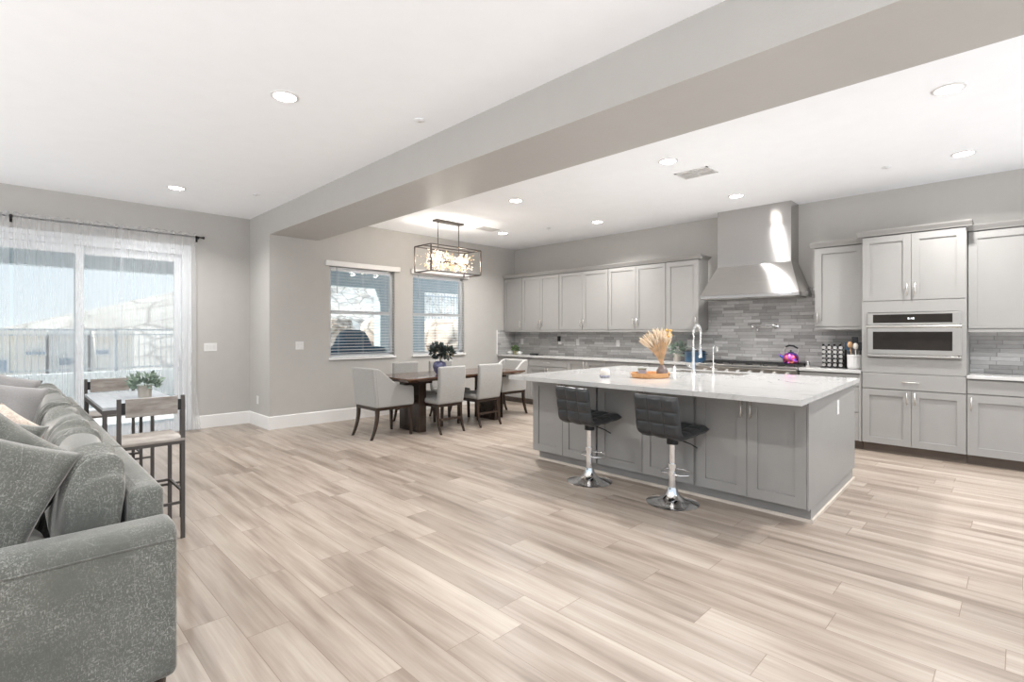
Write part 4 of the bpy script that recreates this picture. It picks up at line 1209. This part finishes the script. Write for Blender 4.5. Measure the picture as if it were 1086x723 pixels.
for i in range(380):
    x = rng.uniform(-.38, .38); a = rng.uniform(0, 2 * PI); L = rng.uniform(.07, .17)
    d_ = Vector((rng.gauss(0, .45), math.cos(a), math.sin(a))).normalized()
    p0 = Vector((x, 0, -.62)); p1 = p0 + d_ * L
    m.tube([p0, p1], .0014, 3)
    for k in range(2):
        q = p0 + d_ * (L * rng.uniform(.6, 1)); t_ = (d_ + Vector((rng.gauss(0, .6), rng.gauss(0, .6), rng.gauss(0, .6)))).normalized(); s_ = t_.cross(Vector((rng.gauss(0, 1), 1, .3))).normalized() * .009
        e_ = q + t_ * .035; nn = t_.cross(s_).normalized() * .003
        pt.add([q, q + t_ * .018 + s_, e_, q + t_ * .018 - s_, q + t_ * .018 + nn, q + t_ * .018 - nn], [(0, 1, 4), (1, 2, 4), (2, 3, 4), (3, 0, 4), (1, 0, 5), (2, 1, 5), (3, 2, 5), (0, 3, 5)])
m.build('branches', 'bronze', c)
p_ = pt.build('crystal_leaves', 'petal', c); p_['kind'] = 'stuff'
for i in range(6):
    b0 = MB().ball((-.32 + i * .128, .0 + .04 * (-1) ** i, -.60), .015, 10, 7).build('bulb', 'bulb', c, smooth=True)
ld = bpy.data.lights.new('chandelier_glow', 'POINT'); ld.energy = 19; ld.color = (1, .92, .82); ld.shadow_soft_size = .05
for x in (-.25, .25):
    lo = bpy.data.objects.new('chandelier_glow', ld); COL.objects.link(lo); lo.parent = c; lo.location = (x, 0, -.60)

# ------------------------------------------------------------------ recessed lights, vents, detectors
lamp_d = bpy.data.lights.new('downlight', 'AREA'); lamp_d.shape = 'DISK'; lamp_d.size = .13; lamp_d.energy = LAMP_W; lamp_d.color = (1, .995, .985)
lamp_d.spread = R(140)
lamp_living = lamp_d.copy(); lamp_living.energy = LAMP_W * 1.08
first = None
LG = 'recessed ceiling downlights'
DL = [(4.64, .36, 'round recessed downlight, largest one at the upper right of the photo'),
      (6.42, .39, 'round recessed downlight above the oven tower'),
      (4.64, 2.47, 'round recessed downlight beside the ceiling vent above the island'),
      (6.42, 2.50, 'round recessed downlight in front of the range hood'),
      (6.42, 4.59, 'round recessed downlight over the long run of wall cabinets'),
      (4.64, 4.585, 'round recessed downlight between the beam and the wall cabinets'),
      (6.01, 6.25, 'round recessed downlight near the chandelier, in the far kitchen corner'),
      (1.42, 3.73, 'round recessed downlight over the living area, the nearer big one'),
      (1.42, 6.99, 'round recessed downlight near the curtain wall'),
      (4.64, -1.7, 'added unseen downlight behind the viewpoint on the kitchen side'),  # from here on: lamps added out of view to light the room
      (6.42, -1.7, 'added unseen downlight behind the viewpoint by the kitchen wall'),
      (1.42, .47, 'added unseen downlight overhead behind the viewpoint'),
      (-1.5, .47, 'added unseen downlight behind the viewpoint on the living side'),
      (-1.5, 3.73, 'added unseen downlight above the sofa seats'),
      (-1.5, 6.99, 'added unseen downlight left of the curtains')]
for x, y, lb in DL:
    if first is None:
        k = thing('downlight', lb, 'ceiling light', (x, y, CZ), 0, LG)
        MB().lathe([(.095, -.0005), (.095, -.006), (.078, -.010), (.074, -.006), (.074, -.0005)], 28).build('trim_ring', 'plastic', k, autos=40)
        MB().lathe([(.0, -.004), (.073, -.004), (.073, -.002), (0, -.002)], 28).build('lens', 'lens', k)
        lo = bpy.data.objects.new('downlight_lamp', lamp_d); COL.objects.link(lo); lo.parent = k; lo.location = (0, 0, -.014)
        first = k
    else:
        k = copy_tree(first); k.location = (x, y, CZ); k['label'] = lb
        if x < 2.6:
            for ch in k.children:
                if ch.type == 'LIGHT': ch.data = lamp_living
def vent(label, loc, rz, w=.36, h=.26):
    c = thing('ceiling_vent', label, 'vent', loc, rz)
    MB().box(-w / 2, w / 2, -h / 2, -h / 2 + .02, -.01, -.0005).box(-w / 2, w / 2, h / 2 - .02, h / 2, -.01, -.0005).box(-w / 2, -w / 2 + .02, -h / 2, h / 2, -.01, -.0005).box(w / 2 - .02, w / 2, -h / 2, h / 2, -.01, -.0005).box(-.008, .008, -h / 2, h / 2, -.01, -.0005).box(-w / 2, w / 2, -.008, .008, -.01, -.0005).build('frame', 'plastic', c)
    MB().box(-w / 2 + .02, w / 2 - .02, -h / 2 + .02, h / 2 - .02, -.002, -.0005).build('duct_opening', 'pale_pot', c)
    m = MB()
    for k in range(9):
        y = -h / 2 + .03 + k * (h - .06) / 8; m.box(-w / 2 + .02, w / 2 - .02, y - .004, y + .004, -.008, -.004, Matrix.Identity(4))
    m.build('louvre', 'plastic', c)
vent('white ceiling air vent above the island', (5.19, 2.44, CZ), 90)
vent('white ceiling air vent near the chandelier', (5.60, 6.18, CZ), 0, .34, .2)
for x, y, lb in ((2.337, 3.387, 'small round ceiling sensor near the beam above the living area'), (2.18, 6.63, 'small round ceiling sensor near the corner by the curtains'),
                 (6.39, .98, 'small round ceiling sensor above the oven tower'), (6.26, 5.45, 'small round ceiling sensor in the far kitchen corner')):
    c = thing('ceiling_sensor', lb, 'sensor', (x, y, CZ))
    MB().lathe([(.042, -.0005), (.042, -.008), (.036, -.012), (0, -.012)], 20).build('cover', 'vinyl', c, autos=40)
    MB().lathe([(.012, -.012), (.012, -.017), (0, -.018)], 12).build('knockout', 'nickel', c, autos=40)

# ------------------------------------------------------------------ blinds
def blind(label, a, b_, z0, z1, hr0, hr1):
    c = thing('window_blind', label, 'blind', ((a + b_) / 2, YW, z1))
    W = (b_ - a) / 2
    MB().box(hr0 - (a + b_) / 2, hr1 - (a + b_) / 2, -.055, -.001, 2.362 - z1, 2.44 - z1).build('valance', 'white', c, bevel=.006)
    m = MB(); n = 0; z = 2.34
    while z > z0 + .045:
        m.box(-W + .006, W - .006, .008, .052, -.0013, .0013, Matrix.Translation((0, 0, z - z1)) @ Matrix.Translation((0, .03, 0)) @ Matrix.Rotation(R(6), 4, 'X') @ Matrix.Translation((0, -.03, 0)))
        z -= .0465
    m.build('slats', 'slat', c)
    MB().box(-W + .006, W - .006, .010, .05, z0 + .004 - z1, z0 + .022 - z1).build('bottom_rail', 'slat', c, bevel=.003)
    m = MB()
    for x in (-W + .15, 0, W - .15):
        for y in (.008, .052): m.tube([(x, y, z0 + .02 - z1), (x, y, 2.36 - z1)], .0012, 4)
    m.build('ladder_cords', 'slat', c)
    MB().tube([(-W + .10, -.008, 2.36 - z1), (-W + .105, -.012, 1.95 - z1)], .005, 6).build('tilt_wand', 'rail', c, smooth=True)
blind('open white slatted blind on the left kitchen side window', *WIN[0], 3.40, 4.68)
blind('open white slatted blind on the right window behind the chandelier', *WIN[1], 4.91, 6.18)

# ------------------------------------------------------------------ sheer curtains and rod
c = thing('curtain_rod', 'thin black curtain rod above the sliding door', 'curtain rod', (0, YC - .10, 2.675))
MB().tube([(-1.75, 0, 0), (1.93, 0, 0)], .009, 10).build('rod', 'black', c, smooth=True)
for x in (-1.75, 1.93):
    s = 1 if x > 0 else -1
    MB().lathe([(.011, 0), (.011, .02), (.018, .026), (.018, .045), (.0, .048)], 14, mtx=Matrix.Translation((x, 0, 0)) @ Matrix.Rotation(R(90 * s), 4, 'Y')).build('finial', 'black', c, autos=40)
for x in (-1.70, .045, 1.90):
    MB().box(x - .008, x + .008, -.008, .098, -.022, -.008).box(x - .012, x + .012, .092, .0995, -.055, .035).box(x - .008, x + .008, -.014, -.006, -.02, .012).build('bracket', 'black', c)
def curtain(label, x0, x1, seed, flare=0.0):
    rng = random.Random(seed); nx, nz = 150, 26
    fr = [(rng.uniform(9, 14), rng.uniform(0, 6), .6), (rng.uniform(20, 28), rng.uniform(0, 6), .35), (rng.uniform(38, 50), rng.uniform(0, 6), .15)]
    vs = []; fs = []
    for k in range(nz + 1):
        t_ = k / nz; z = 2.715 - (2.715 - .015) * t_
        for i in range(nx + 1):
            u = i / nx; x = x0 + (x1 - x0) * u
            amp = .010 + .028 * min(1, t_ * 1.6)
            y = sum(w_ * math.sin(f_ * x * (1 + .02 * math.sin(3 * t_)) + ph + .5 * math.sin(t_ * 2.5 + seed)) for f_, ph, w_ in fr) * amp
            if t_ < .03: y *= .6
            zz = z + (.012 * math.sin(x * 70 + seed) if k == 0 else 0)
            xx = x + .012 * math.sin(fr[0][0] * x) * t_ + flare * max(0, t_ - .75) ** 1.3 * 4 * u ** 3
            vs.append((xx, y - (.02 * flare * 10 * t_ * u), zz))
    for k in range(nz):
        for i in range(nx):
            a = k * (nx + 1) + i; fs.append((a, a + 1, a + nx + 2, a + nx + 1))
    o = MB().add(vs, fs).build('sheer_curtain', 'sheer', smooth=True)
    o.location = (0, YC - .128, 0)
    return tag(o, label, 'curtain', 'sheer white curtains on the rod')
curtain('sheer white curtain panel at the left edge of the photo', -1.68, .03, 1)
curtain('sheer white curtain panel in the middle of the rod', .06, 1.06, 2)
curtain('sheer white curtain panel at the right end of the rod', 1.03, 1.86, 3, .10)

# ------------------------------------------------------------------ sofa
def rbox(mb, x0, x1, y0, y1, z0, z1): return mb.box(x0, x1, y0, y1, z0, z1)
c = thing('sofa', 'long distressed grey velvet sofa in the left foreground with many back cushions', 'sofa', (0, 0, 0))
SY = [2.40, 3.40, 4.52, 5.45, 6.35]
m = MB().box(-.62, .44, 2.26, 6.45, .08, .30).build('base', 'sofa', c, bevel=.02, seg=3)
# near arm: rounded top
def arm(y0, y1):
    r_ = .055; pts = [(y0, .09), (y1, .09), (y1, .60)]
    for k in range(7): a = PI / 2 * k / 6; pts.append((y1 - r_ + r_ * math.cos(a), .605 + r_ * math.sin(a)))
    for k in range(7): a = PI / 2 + PI / 2 * k / 6; pts.append((y0 + r_ + r_ * math.cos(a), .605 + r_ * math.sin(a)))
    o = MB().prism(pts, 'x', -.66, .455).build('arm', 'sofa', c, bevel=.03, seg=4, autos=50)
    return o
o = arm(2.205, 2.385)
MB().tube([(-.64, 2.2045, .60), (.44, 2.2045, .60)], .004, 6).build('seam_welt', 'sofa', o, smooth=True)
arm(6.37, 6.54)
for k in range(4):
    MB().box(.335, .45, SY[k] + .004, SY[k + 1] - .004, .28, .755).build('back_frame', 'sofa', c, bevel=.03, seg=4, autos=50)
for x in (.40, -.58):
    for y in (2.27, 6.46): MB().lathe([(.022, 0), (.03, .08)], 12, (x, y, 0)).build('leg', 'legwood', c)

def blob(cx, cy, cz, hx, hy, hz, ex=.35, wr=0.012, seed=0, wrf=9, tilt=0.0):
    # superellipsoid cushion; long axis y; crosswise wrinkles
    rng = random.Random(seed); ph = rng.uniform(0, 6)
    nu, nv = 72, 40; vs = []; fs = []
    def sg(v, p): return math.copysign(abs(v) ** p, v)
    for i in range(nu + 1):
        v = -PI / 2 + PI * i / nu
        for j in range(nv):
            th = 2 * PI * j / nv
            y = hy * sg(math.sin(v), .28); r_ = abs(math.cos(v)) ** .28
            x = hx * r_ * sg(math.cos(th), .75); z = hz * r_ * sg(math.sin(th), .6)
            top = max(0, math.sin(th))
            w_ = wr * top * (math.sin(wrf * 2 * PI * y / (2 * hy) / 1.0 + ph + 1.2 * math.sin(th * 2 + y * 9)) * .6 + .4 * math.sin(wrf * 1.7 * PI * y / hy + 2 * ph + th * 2))
            k = 1 + w_ / max(hx, hz) * r_
            x *= k; z *= k
            x += tilt * z
            vs.append((cx + x, cy + y, cz + z))
    for i in range(nu):
        for j in range(nv):
            a = i * nv + j; b_ = i * nv + (j + 1) % nv; fs.append((a, b_, b_ + nv, a + nv))
    return MB().add(vs, fs)
for k in range(4):
    y0, y1 = SY[k] + (.02 if k == 0 else .005), SY[k + 1] - .005
    blob(.232, (y0 + y1) / 2, .665, .098, (y1 - y0) / 2, .205, wr=.036, seed=k, wrf=8, tilt=.12).build('back_cushion', 'sofa', c, smooth=True)
    blob(-.25, (y0 + y1) / 2, .385, .38, (y1 - y0) / 2, .085, wr=.004, seed=k + 9).build('seat_cushion', 'sofa', c, smooth=True)

def pillow(name, label, w_, h_, t_, loc, rot, mat, seed=0, group=None):
    n = 26; vs = []; fs = []; rng = random.Random(seed); ph = [rng.uniform(0, 6) for _ in range(4)]
    for side in (1, -1):
        for i in range(n + 1):
            for j in range(n + 1):
                u = -1 + 2 * i / n; v = -1 + 2 * j / n
                pin = 1 - .09 * (1 - v * v) * abs(u) ** 2; pin2 = 1 - .09 * (1 - u * u) * abs(v) ** 2
                th = t_ / 2 * (max(0, (1 - u ** 4)) * max(0, (1 - v ** 4))) ** .42
                wr = .007 * math.sin(7 * u + 4 * v + ph[0]) * math.sin(3 * v - 5 * u + ph[1]) + .010 * math.sin(2.2 * u * v * 3 + ph[2]) * abs(u * v)
                vs.append((w_ / 2 * u * pin, side * (th + (wr if th > .01 else 0)), h_ / 2 * v * pin2))
    N = (n + 1) ** 2
    for s in range(2):
        for i in range(n):
            for j in range(n):
                a = s * N + i * (n + 1) + j; fs.append((a, a + 1, a + n + 2, a + n + 1))
    o = MB().add(vs, fs)
    me_o = o.build(name, mat, smooth=True)
    bm = bmesh.new(); bm.from_mesh(me_o.data); bmesh.ops.remove_doubles(bm, verts=bm.verts, dist=.0004); bmesh.ops.recalc_face_normals(bm, faces=bm.faces); bm.to_mesh(me_o.data); bm.free()
    for p in me_o.data.polygons: p.use_smooth = True
    me_o.location = loc; me_o.rotation_euler = tuple(R(a) for a in rot)
    return tag(me_o, label, 'pillow', group)
PG = 'throw pillows on the sofa'
pillow('throw_pillow', 'large grey velvet throw pillow nearest the camera on the sofa', .54, .50, .17, (-.13, 2.52, .79), (-8, 27, 4), 'sofa', 1, PG)
pillow('throw_pillow', 'grey velvet throw pillow with raised corner behind the nearest pillow', .46, .46, .15, (-.03, 2.86, .765), (-16, 34, -32), 'sofa', 2, PG)
pillow('throw_pillow', 'pale grey throw pillow, third from the near sofa arm', .50, .46, .15, (-.16, 3.3, .78), (-18, 20, -4), 'sofa', 3, PG)
pillow('throw_pillow', 'cream pillow with faded floral print between the grey pillows', .32, .34, .11, (.00, 3.85, .75), (-10, 40, -2), 'floral', 4, PG)
pillow('throw_pillow', 'dark grey rounded pillow behind the cream floral one', .50, .48, .16, (-.10, 4.35, .84), (-12, 16, 4), 'greyfabric', 5, PG)
pillow('throw_pillow', 'grey pillow peeking above the dark rounded one at the back', .50, .50, .16, (-.13, 4.85, .87), (-10, 20, -2), 'greyfabric', 6, PG)

# ------------------------------------------------------------------ bar-height table set by the door
BX0, BX1, BY0, BY1, BZ = .463, .935, 4.36, 5.45, .85
c = thing('pub_table', 'small grey counter height table by the curtains carrying the potted succulent', 'table', ((BX0 + BX1) / 2, (BY0 + BY1) / 2, 0))
hx, hy = (BX1 - BX0) / 2, (BY1 - BY0) / 2
MB().box(-hx, hx, -hy, hy, BZ - .022, BZ).build('tabletop', 'greytop', c, bevel=.002)
m = MB()
for s in (-1, 1): m.box(-hx, hx, s * hy - (.025 if s > 0 else 0), s * hy + (.025 if s < 0 else 0), BZ - .05, BZ - .022)
for s in (-1, 1): m.box(s * hx - (.025 if s > 0 else 0), s * hx + (.025 if s < 0 else 0), -hy + .025, hy - .025, BZ - .05, BZ - .022)
m.build('apron', 'greyframe', c)
for sx in (-1, 1):
    for sy in (-1, 1):
        x = sx * (hx - .0125); y = sy * (hy - .0125)
        MB().box(x - .0125, x + .0125, y - .0125, y + .0125, 0, BZ - .05).build('leg', 'greyframe', c)
MB().box(-hx + .025, hx - .025, hy - .02, hy - .005, .25, .265).box(-.01, .01, -hy + .02, hy - .02, .25, .265).box(-hx + .025, hx - .025, -hy + .005, -hy + .02, .25, .265).build('stretcher', 'greyframe', c)

def pub_chair(label, loc, rz):
    c = thing('pub_chair', label, 'chair', loc, rz, 'grey counter height chairs at the small table')
    w_ = .18; D = .40; t = .022
    for s in (-1, 1):
        x = s * (w_ - t / 2)
        MB().box(x - t / 2, x + t / 2, 0, t, 0, .945).build('leg', 'greyframe', c)
        MB().box(x - t / 2, x + t / 2, D - t, D, 0, .645).build('leg', 'greyframe', c)
    for s in (-1, 1):
        x = s * (w_ - t / 2)
        MB().box(x - t / 2, x + t / 2, t, D - t, .625, .645).build('seat_rail', 'greyframe', c)
        MB().box(x - t / 2 + .004, x + t / 2 - .004, t, D - t, .30, .315).build('footrail', 'greyframe', c)
    MB().box(-w_ + t, w_ - t, .003, .019, .23, .246).build('footrail', 'greyframe', c)
    MB().box(-w_ + t, w_ - t, D - .02, D - .004, .30, .316).build('footrail', 'greyframe', c)
    MB().box(-w_ + t, w_ - t, .0, t, .625, .645).build('seat_rail', 'greyframe', c)
    MB().box(-w_, w_, -.002, D, .6455, .662).build('seat', 'greywood', c, bevel=.002)
    MB().box(-w_ + t + .02, w_ - t - .02, -.002, .014, .826, .942).build('backrest', 'greywood', c, bevel=.002)
    m = MB()
    for s in (-1, 1): m.box(s * (w_ - t), s * (w_ - t - .022), .003, .012, .85, .92)
    m.build('back_bracket', 'black', c)
    return c
p1 = pub_chair('grey wood and metal counter height chair nearest the camera, in front of the small table', (.664, 3.912, 0), 0)
p2 = copy_tree(p1); p2.location = (.67, 5.82, 0); p2.rotation_euler = (0, 0, R(180)); p2['label'] = 'grey wood and metal counter height chair beyond the small table, before the curtains'
c = potted('potted_succulent', 'small sage succulent in a square taupe pot on the small grey table', (.775, 4.86, BZ), .048, .09, 'pale_pot', 'leafsage', .09, 120, .04, 31, .11, .35, .9)

# ------------------------------------------------------------------ outside
c = thing('railing', 'thin grey metal railing along the patio edge beyond the sliding door', 'railing', (0, 12.5, .60))
MB().box(-4, 5.4, -.02, .02, .79, .82).build('top_rail', 'rail', c)
MB().box(-4, 5.4, -.015, .015, .70, .72).build('mid_rail', 'rail', c)
MB().box(-4, 5.4, -.015, .015, .05, .075).build('bottom_rail', 'rail', c)
for x in (-3.98, -2.1, -.3, 1.53, 3.4, 5.38): MB().box(x - .025, x + .025, -.025, .025, 0, .82).build('post', 'rail', c)
bl = None
for k in range(72):
    x = -1.6 + k * .092
    if abs(x - 1.53) < .05 or abs(x + .3) < .05 or abs(x - 3.4) < .05: continue
    if bl is None:
        bl = MB().box(-.006, .006, -.006, .006, .075, .70).build('baluster', 'rail', c); bl.location = (x, 0, 0)
    else:
        b_ = bl.copy(); COL.objects.link(b_); b_.location = (x, 0, 0)
# desert ground and hill
n = 90; vs = []; fs = []
def hillz(x, y):
    import mathutils
    nz = mathutils.noise.fractal(Vector((x * .035, y * .035, 0)), 0.9, 2.0, 5)
    xx = x * 90 / y; cr_ = 1.9 + .30 * xx if xx > -4 else .7
    cr_ = min(cr_, 15); t_ = min(1, max(0, (y - 38) / 52)); t_ = t_ * t_ * (3 - 2 * t_)
    return -3.2 + (cr_ + 3.2) * t_ + nz * .8 * min(1, max(0, (y - 34) / 30))
for j in range(n + 1):
    for i in range(n + 1):
        x = -60 + 180 * i / n; y = 14 + 120 * (j / n) ** 1.3
        vs.append((x, y, hillz(x, y)))
for j in range(n):
    for i in range(n):
        a = j * (n + 1) + i; fs.append((a, a + 1, a + n + 2, a + n + 1))
struct('desert_hillside', MB().add(vs, fs), 'hill', smooth=True)
# neighbouring houses
def house(label, x0, x1, y0, y1, z0, z1, mat, wins):
    c = thing('neighbour_house', label, 'house', ((x0 + x1) / 2, y0, z0))
    cx = (x0 + x1) / 2
    MB().box(x0 - cx, x1 - cx, 0, y1 - y0, 0, z1 - z0).build('wall', mat, c)
    MB().box(x0 - cx - .04, x1 - cx + .04, -.3, y1 - y0 + .3, z1 - z0, z1 - z0 + .25).build('roof', 'roof' if mat == 'roof' else mat, c)
    for a, b_, q0, q1 in wins:
        f = MB().box(a - cx - .05, b_ - cx + .05, -.04, 0, q0 - z0 - .05, q1 - z0 + .05).build('window', 'housewhite', c)
        MB().box(a - cx, b_ - cx, -.05, -.04, q0 - z0, q1 - z0).build('pane', 'housewin', f)
house('beige stucco house seen through the left glass of the sliding door', -3.4, 1.25, 30, 38, -3.2, 1.20, 'house', [(-.20, .05, -.30, .19), (-2.2, -1.2, -.3, .3)])
house('white stucco house seen left of the sliding door stile', 1.4, 2.75, 31, 38, -3.2, 1.22, 'housewhite', [(1.74, 2.27, -.15, .17)])
house('pale house with a small window right of the sliding door stile', 2.9, 4.3, 30, 38, -3.2, 1.15, 'house', [(2.95, 3.4, .33, .53)])
c = tag(MB().box(.62, 1.25, 29.6, 29.9, .40, .52).build('house_awning', 'housewin'), 'blue grey awning strip on the beige neighbouring house', 'awning')

# rocky slope behind the kitchen windows
n = 60; vs = []; fs = []
for j in range(n + 1):
    for i in range(n + 1):
        x = 5.0 + 22 * i / n; y = 12.8 + 9 * j / n
        import mathutils
        nz = mathutils.noise.fractal(Vector((x * .6, y * .6, 3)), 0.8, 2.0, 4) * .35
        z = -.1 + 3.7 * (min(1, (y - 12.8) / 6.0)) ** .9 + nz
        edge = min(1, (x - 5.0) / 1.2)
        vs.append((x, y, -1.5 + (z + 1.5) * (.25 + .75 * edge)))
for j in range(n):
    for i in range(n):
        a = j * (n + 1) + i; fs.append((a, a + 1, a + n + 2, a + n + 1))
struct('rocky_slope', MB().add(vs, fs), 'slope', smooth=True)
def boulder(label, cx, cy, cz, rx, ry, rz, seed):
    import mathutils
    bm = bmesh.new(); bmesh.ops.create_icosphere(bm, subdivisions=4, radius=1)
    off = Vector((seed * 3.7, seed * 1.3, 0))
    for v in bm.verts:
        p = v.co.copy(); ce = mathutils.noise.cell_vector(p * 1.1 + off)
        d_ = 1 + .28 * mathutils.noise.noise(p * 1.3 + off) + .10 * mathutils.noise.noise(p * 4 + off)
        q = p * d_
        q = Vector([max(-.82, min(.82, t_)) for t_ in q])
        v.co = Vector((q.x * rx, q.y * ry, q.z * rz))
    me = bpy.data.meshes.new('boulder'); bm.to_mesh(me); bm.free(); me.materials.append(M['rock'])
    o = bpy.data.objects.new('boulder', me); COL.objects.link(o); o.location = (cx, cy, cz); o.rotation_euler = (0, 0, seed)
    return tag(o, label, 'boulder', 'boulders piled outside the kitchen side windows')
boulder('big tan boulder outside the left window, upper middle', 6.3, 12.9, 1.3, .62, .45, .5, 1)
boulder('pale grey boulder at the right of the left window view', 7.5, 12.9, 1.25, .5, .45, .6, 2)
boulder('lower small boulder outside the left window, below the tan one', 6.95, 12.2, .35, .5, .35, .42, 3)
boulder('boulder at the left foot of the outdoor pile', 6.0, 12.1, .30, .38, .32, .42, 4)
boulder('large bluish boulder filling the right window view', 9.85, 12.7, 1.15, .95, .6, .75, 5)
boulder('dark boulder between the pillar and the large bluish one', 8.5, 13.1, .95, .45, .45, .8, 6)
c = thing('slope_fence', 'thin metal fence on top of the slope seen through the right window', 'fence', (0, 14.6, 0))
MB().box(8.5, 14, -.015, .015, 2.6, 2.64).box(8.5, 14, -.015, .015, 1.6, 1.64).build('fence_rail', 'rail', c)
fb = None
for k in range(40):
    if fb is None: fb = MB().box(-.012, .012, -.012, .012, .9, 2.7).build('picket', 'rail', c); fb.location = (8.55, 0, 0)
    else:
        q = fb.copy(); COL.objects.link(q); q.location = (8.55 + k * .137, 0, 0)
# covered grill
c = thing('covered_grill', 'barbecue grill under a dark blue fitted cover outside the left window', 'grill', (4.63, 8.75, -.03))
vs = []; fs = []
secs = [(.0, .50, .30), (.5, .52, .31), (1.02, .53, .32), (1.10, .50, .31), (1.14, .30, .28), (1.30, .25, .22), (1.40, .20, .14), (1.43, .12, .08)]
for z, hx, hy in secs:
    for k in range(24):
        a = 2 * PI * k / 24; sx = math.copysign(abs(math.cos(a)) ** .45, math.cos(a)); sy = math.copysign(abs(math.sin(a)) ** .45, math.sin(a))
        w_ = 1 + .02 * math.sin(k * 3.1 + z * 5)
        vs.append((hx * sx * w_ * (1) - (.08 if z > 1.12 else 0), hy * sy * w_, z))
for i in range(len(secs) - 1):
    for k in range(24): fs.append((i * 24 + k, i * 24 + (k + 1) % 24, (i + 1) * 24 + (k + 1) % 24, (i + 1) * 24 + k))
fs.append(tuple(range(24))[::-1]); fs.append(tuple(range((len(secs) - 1) * 24, len(secs) * 24)))
MB().add(vs, fs).build('cover', 'cover', c, autos=50)
MB().tube([(-.45, -.31, .98), (0, -.35, .98), (.45, -.31, .98)], .012, 6).build('drawcord', 'blackplastic', c, smooth=True)
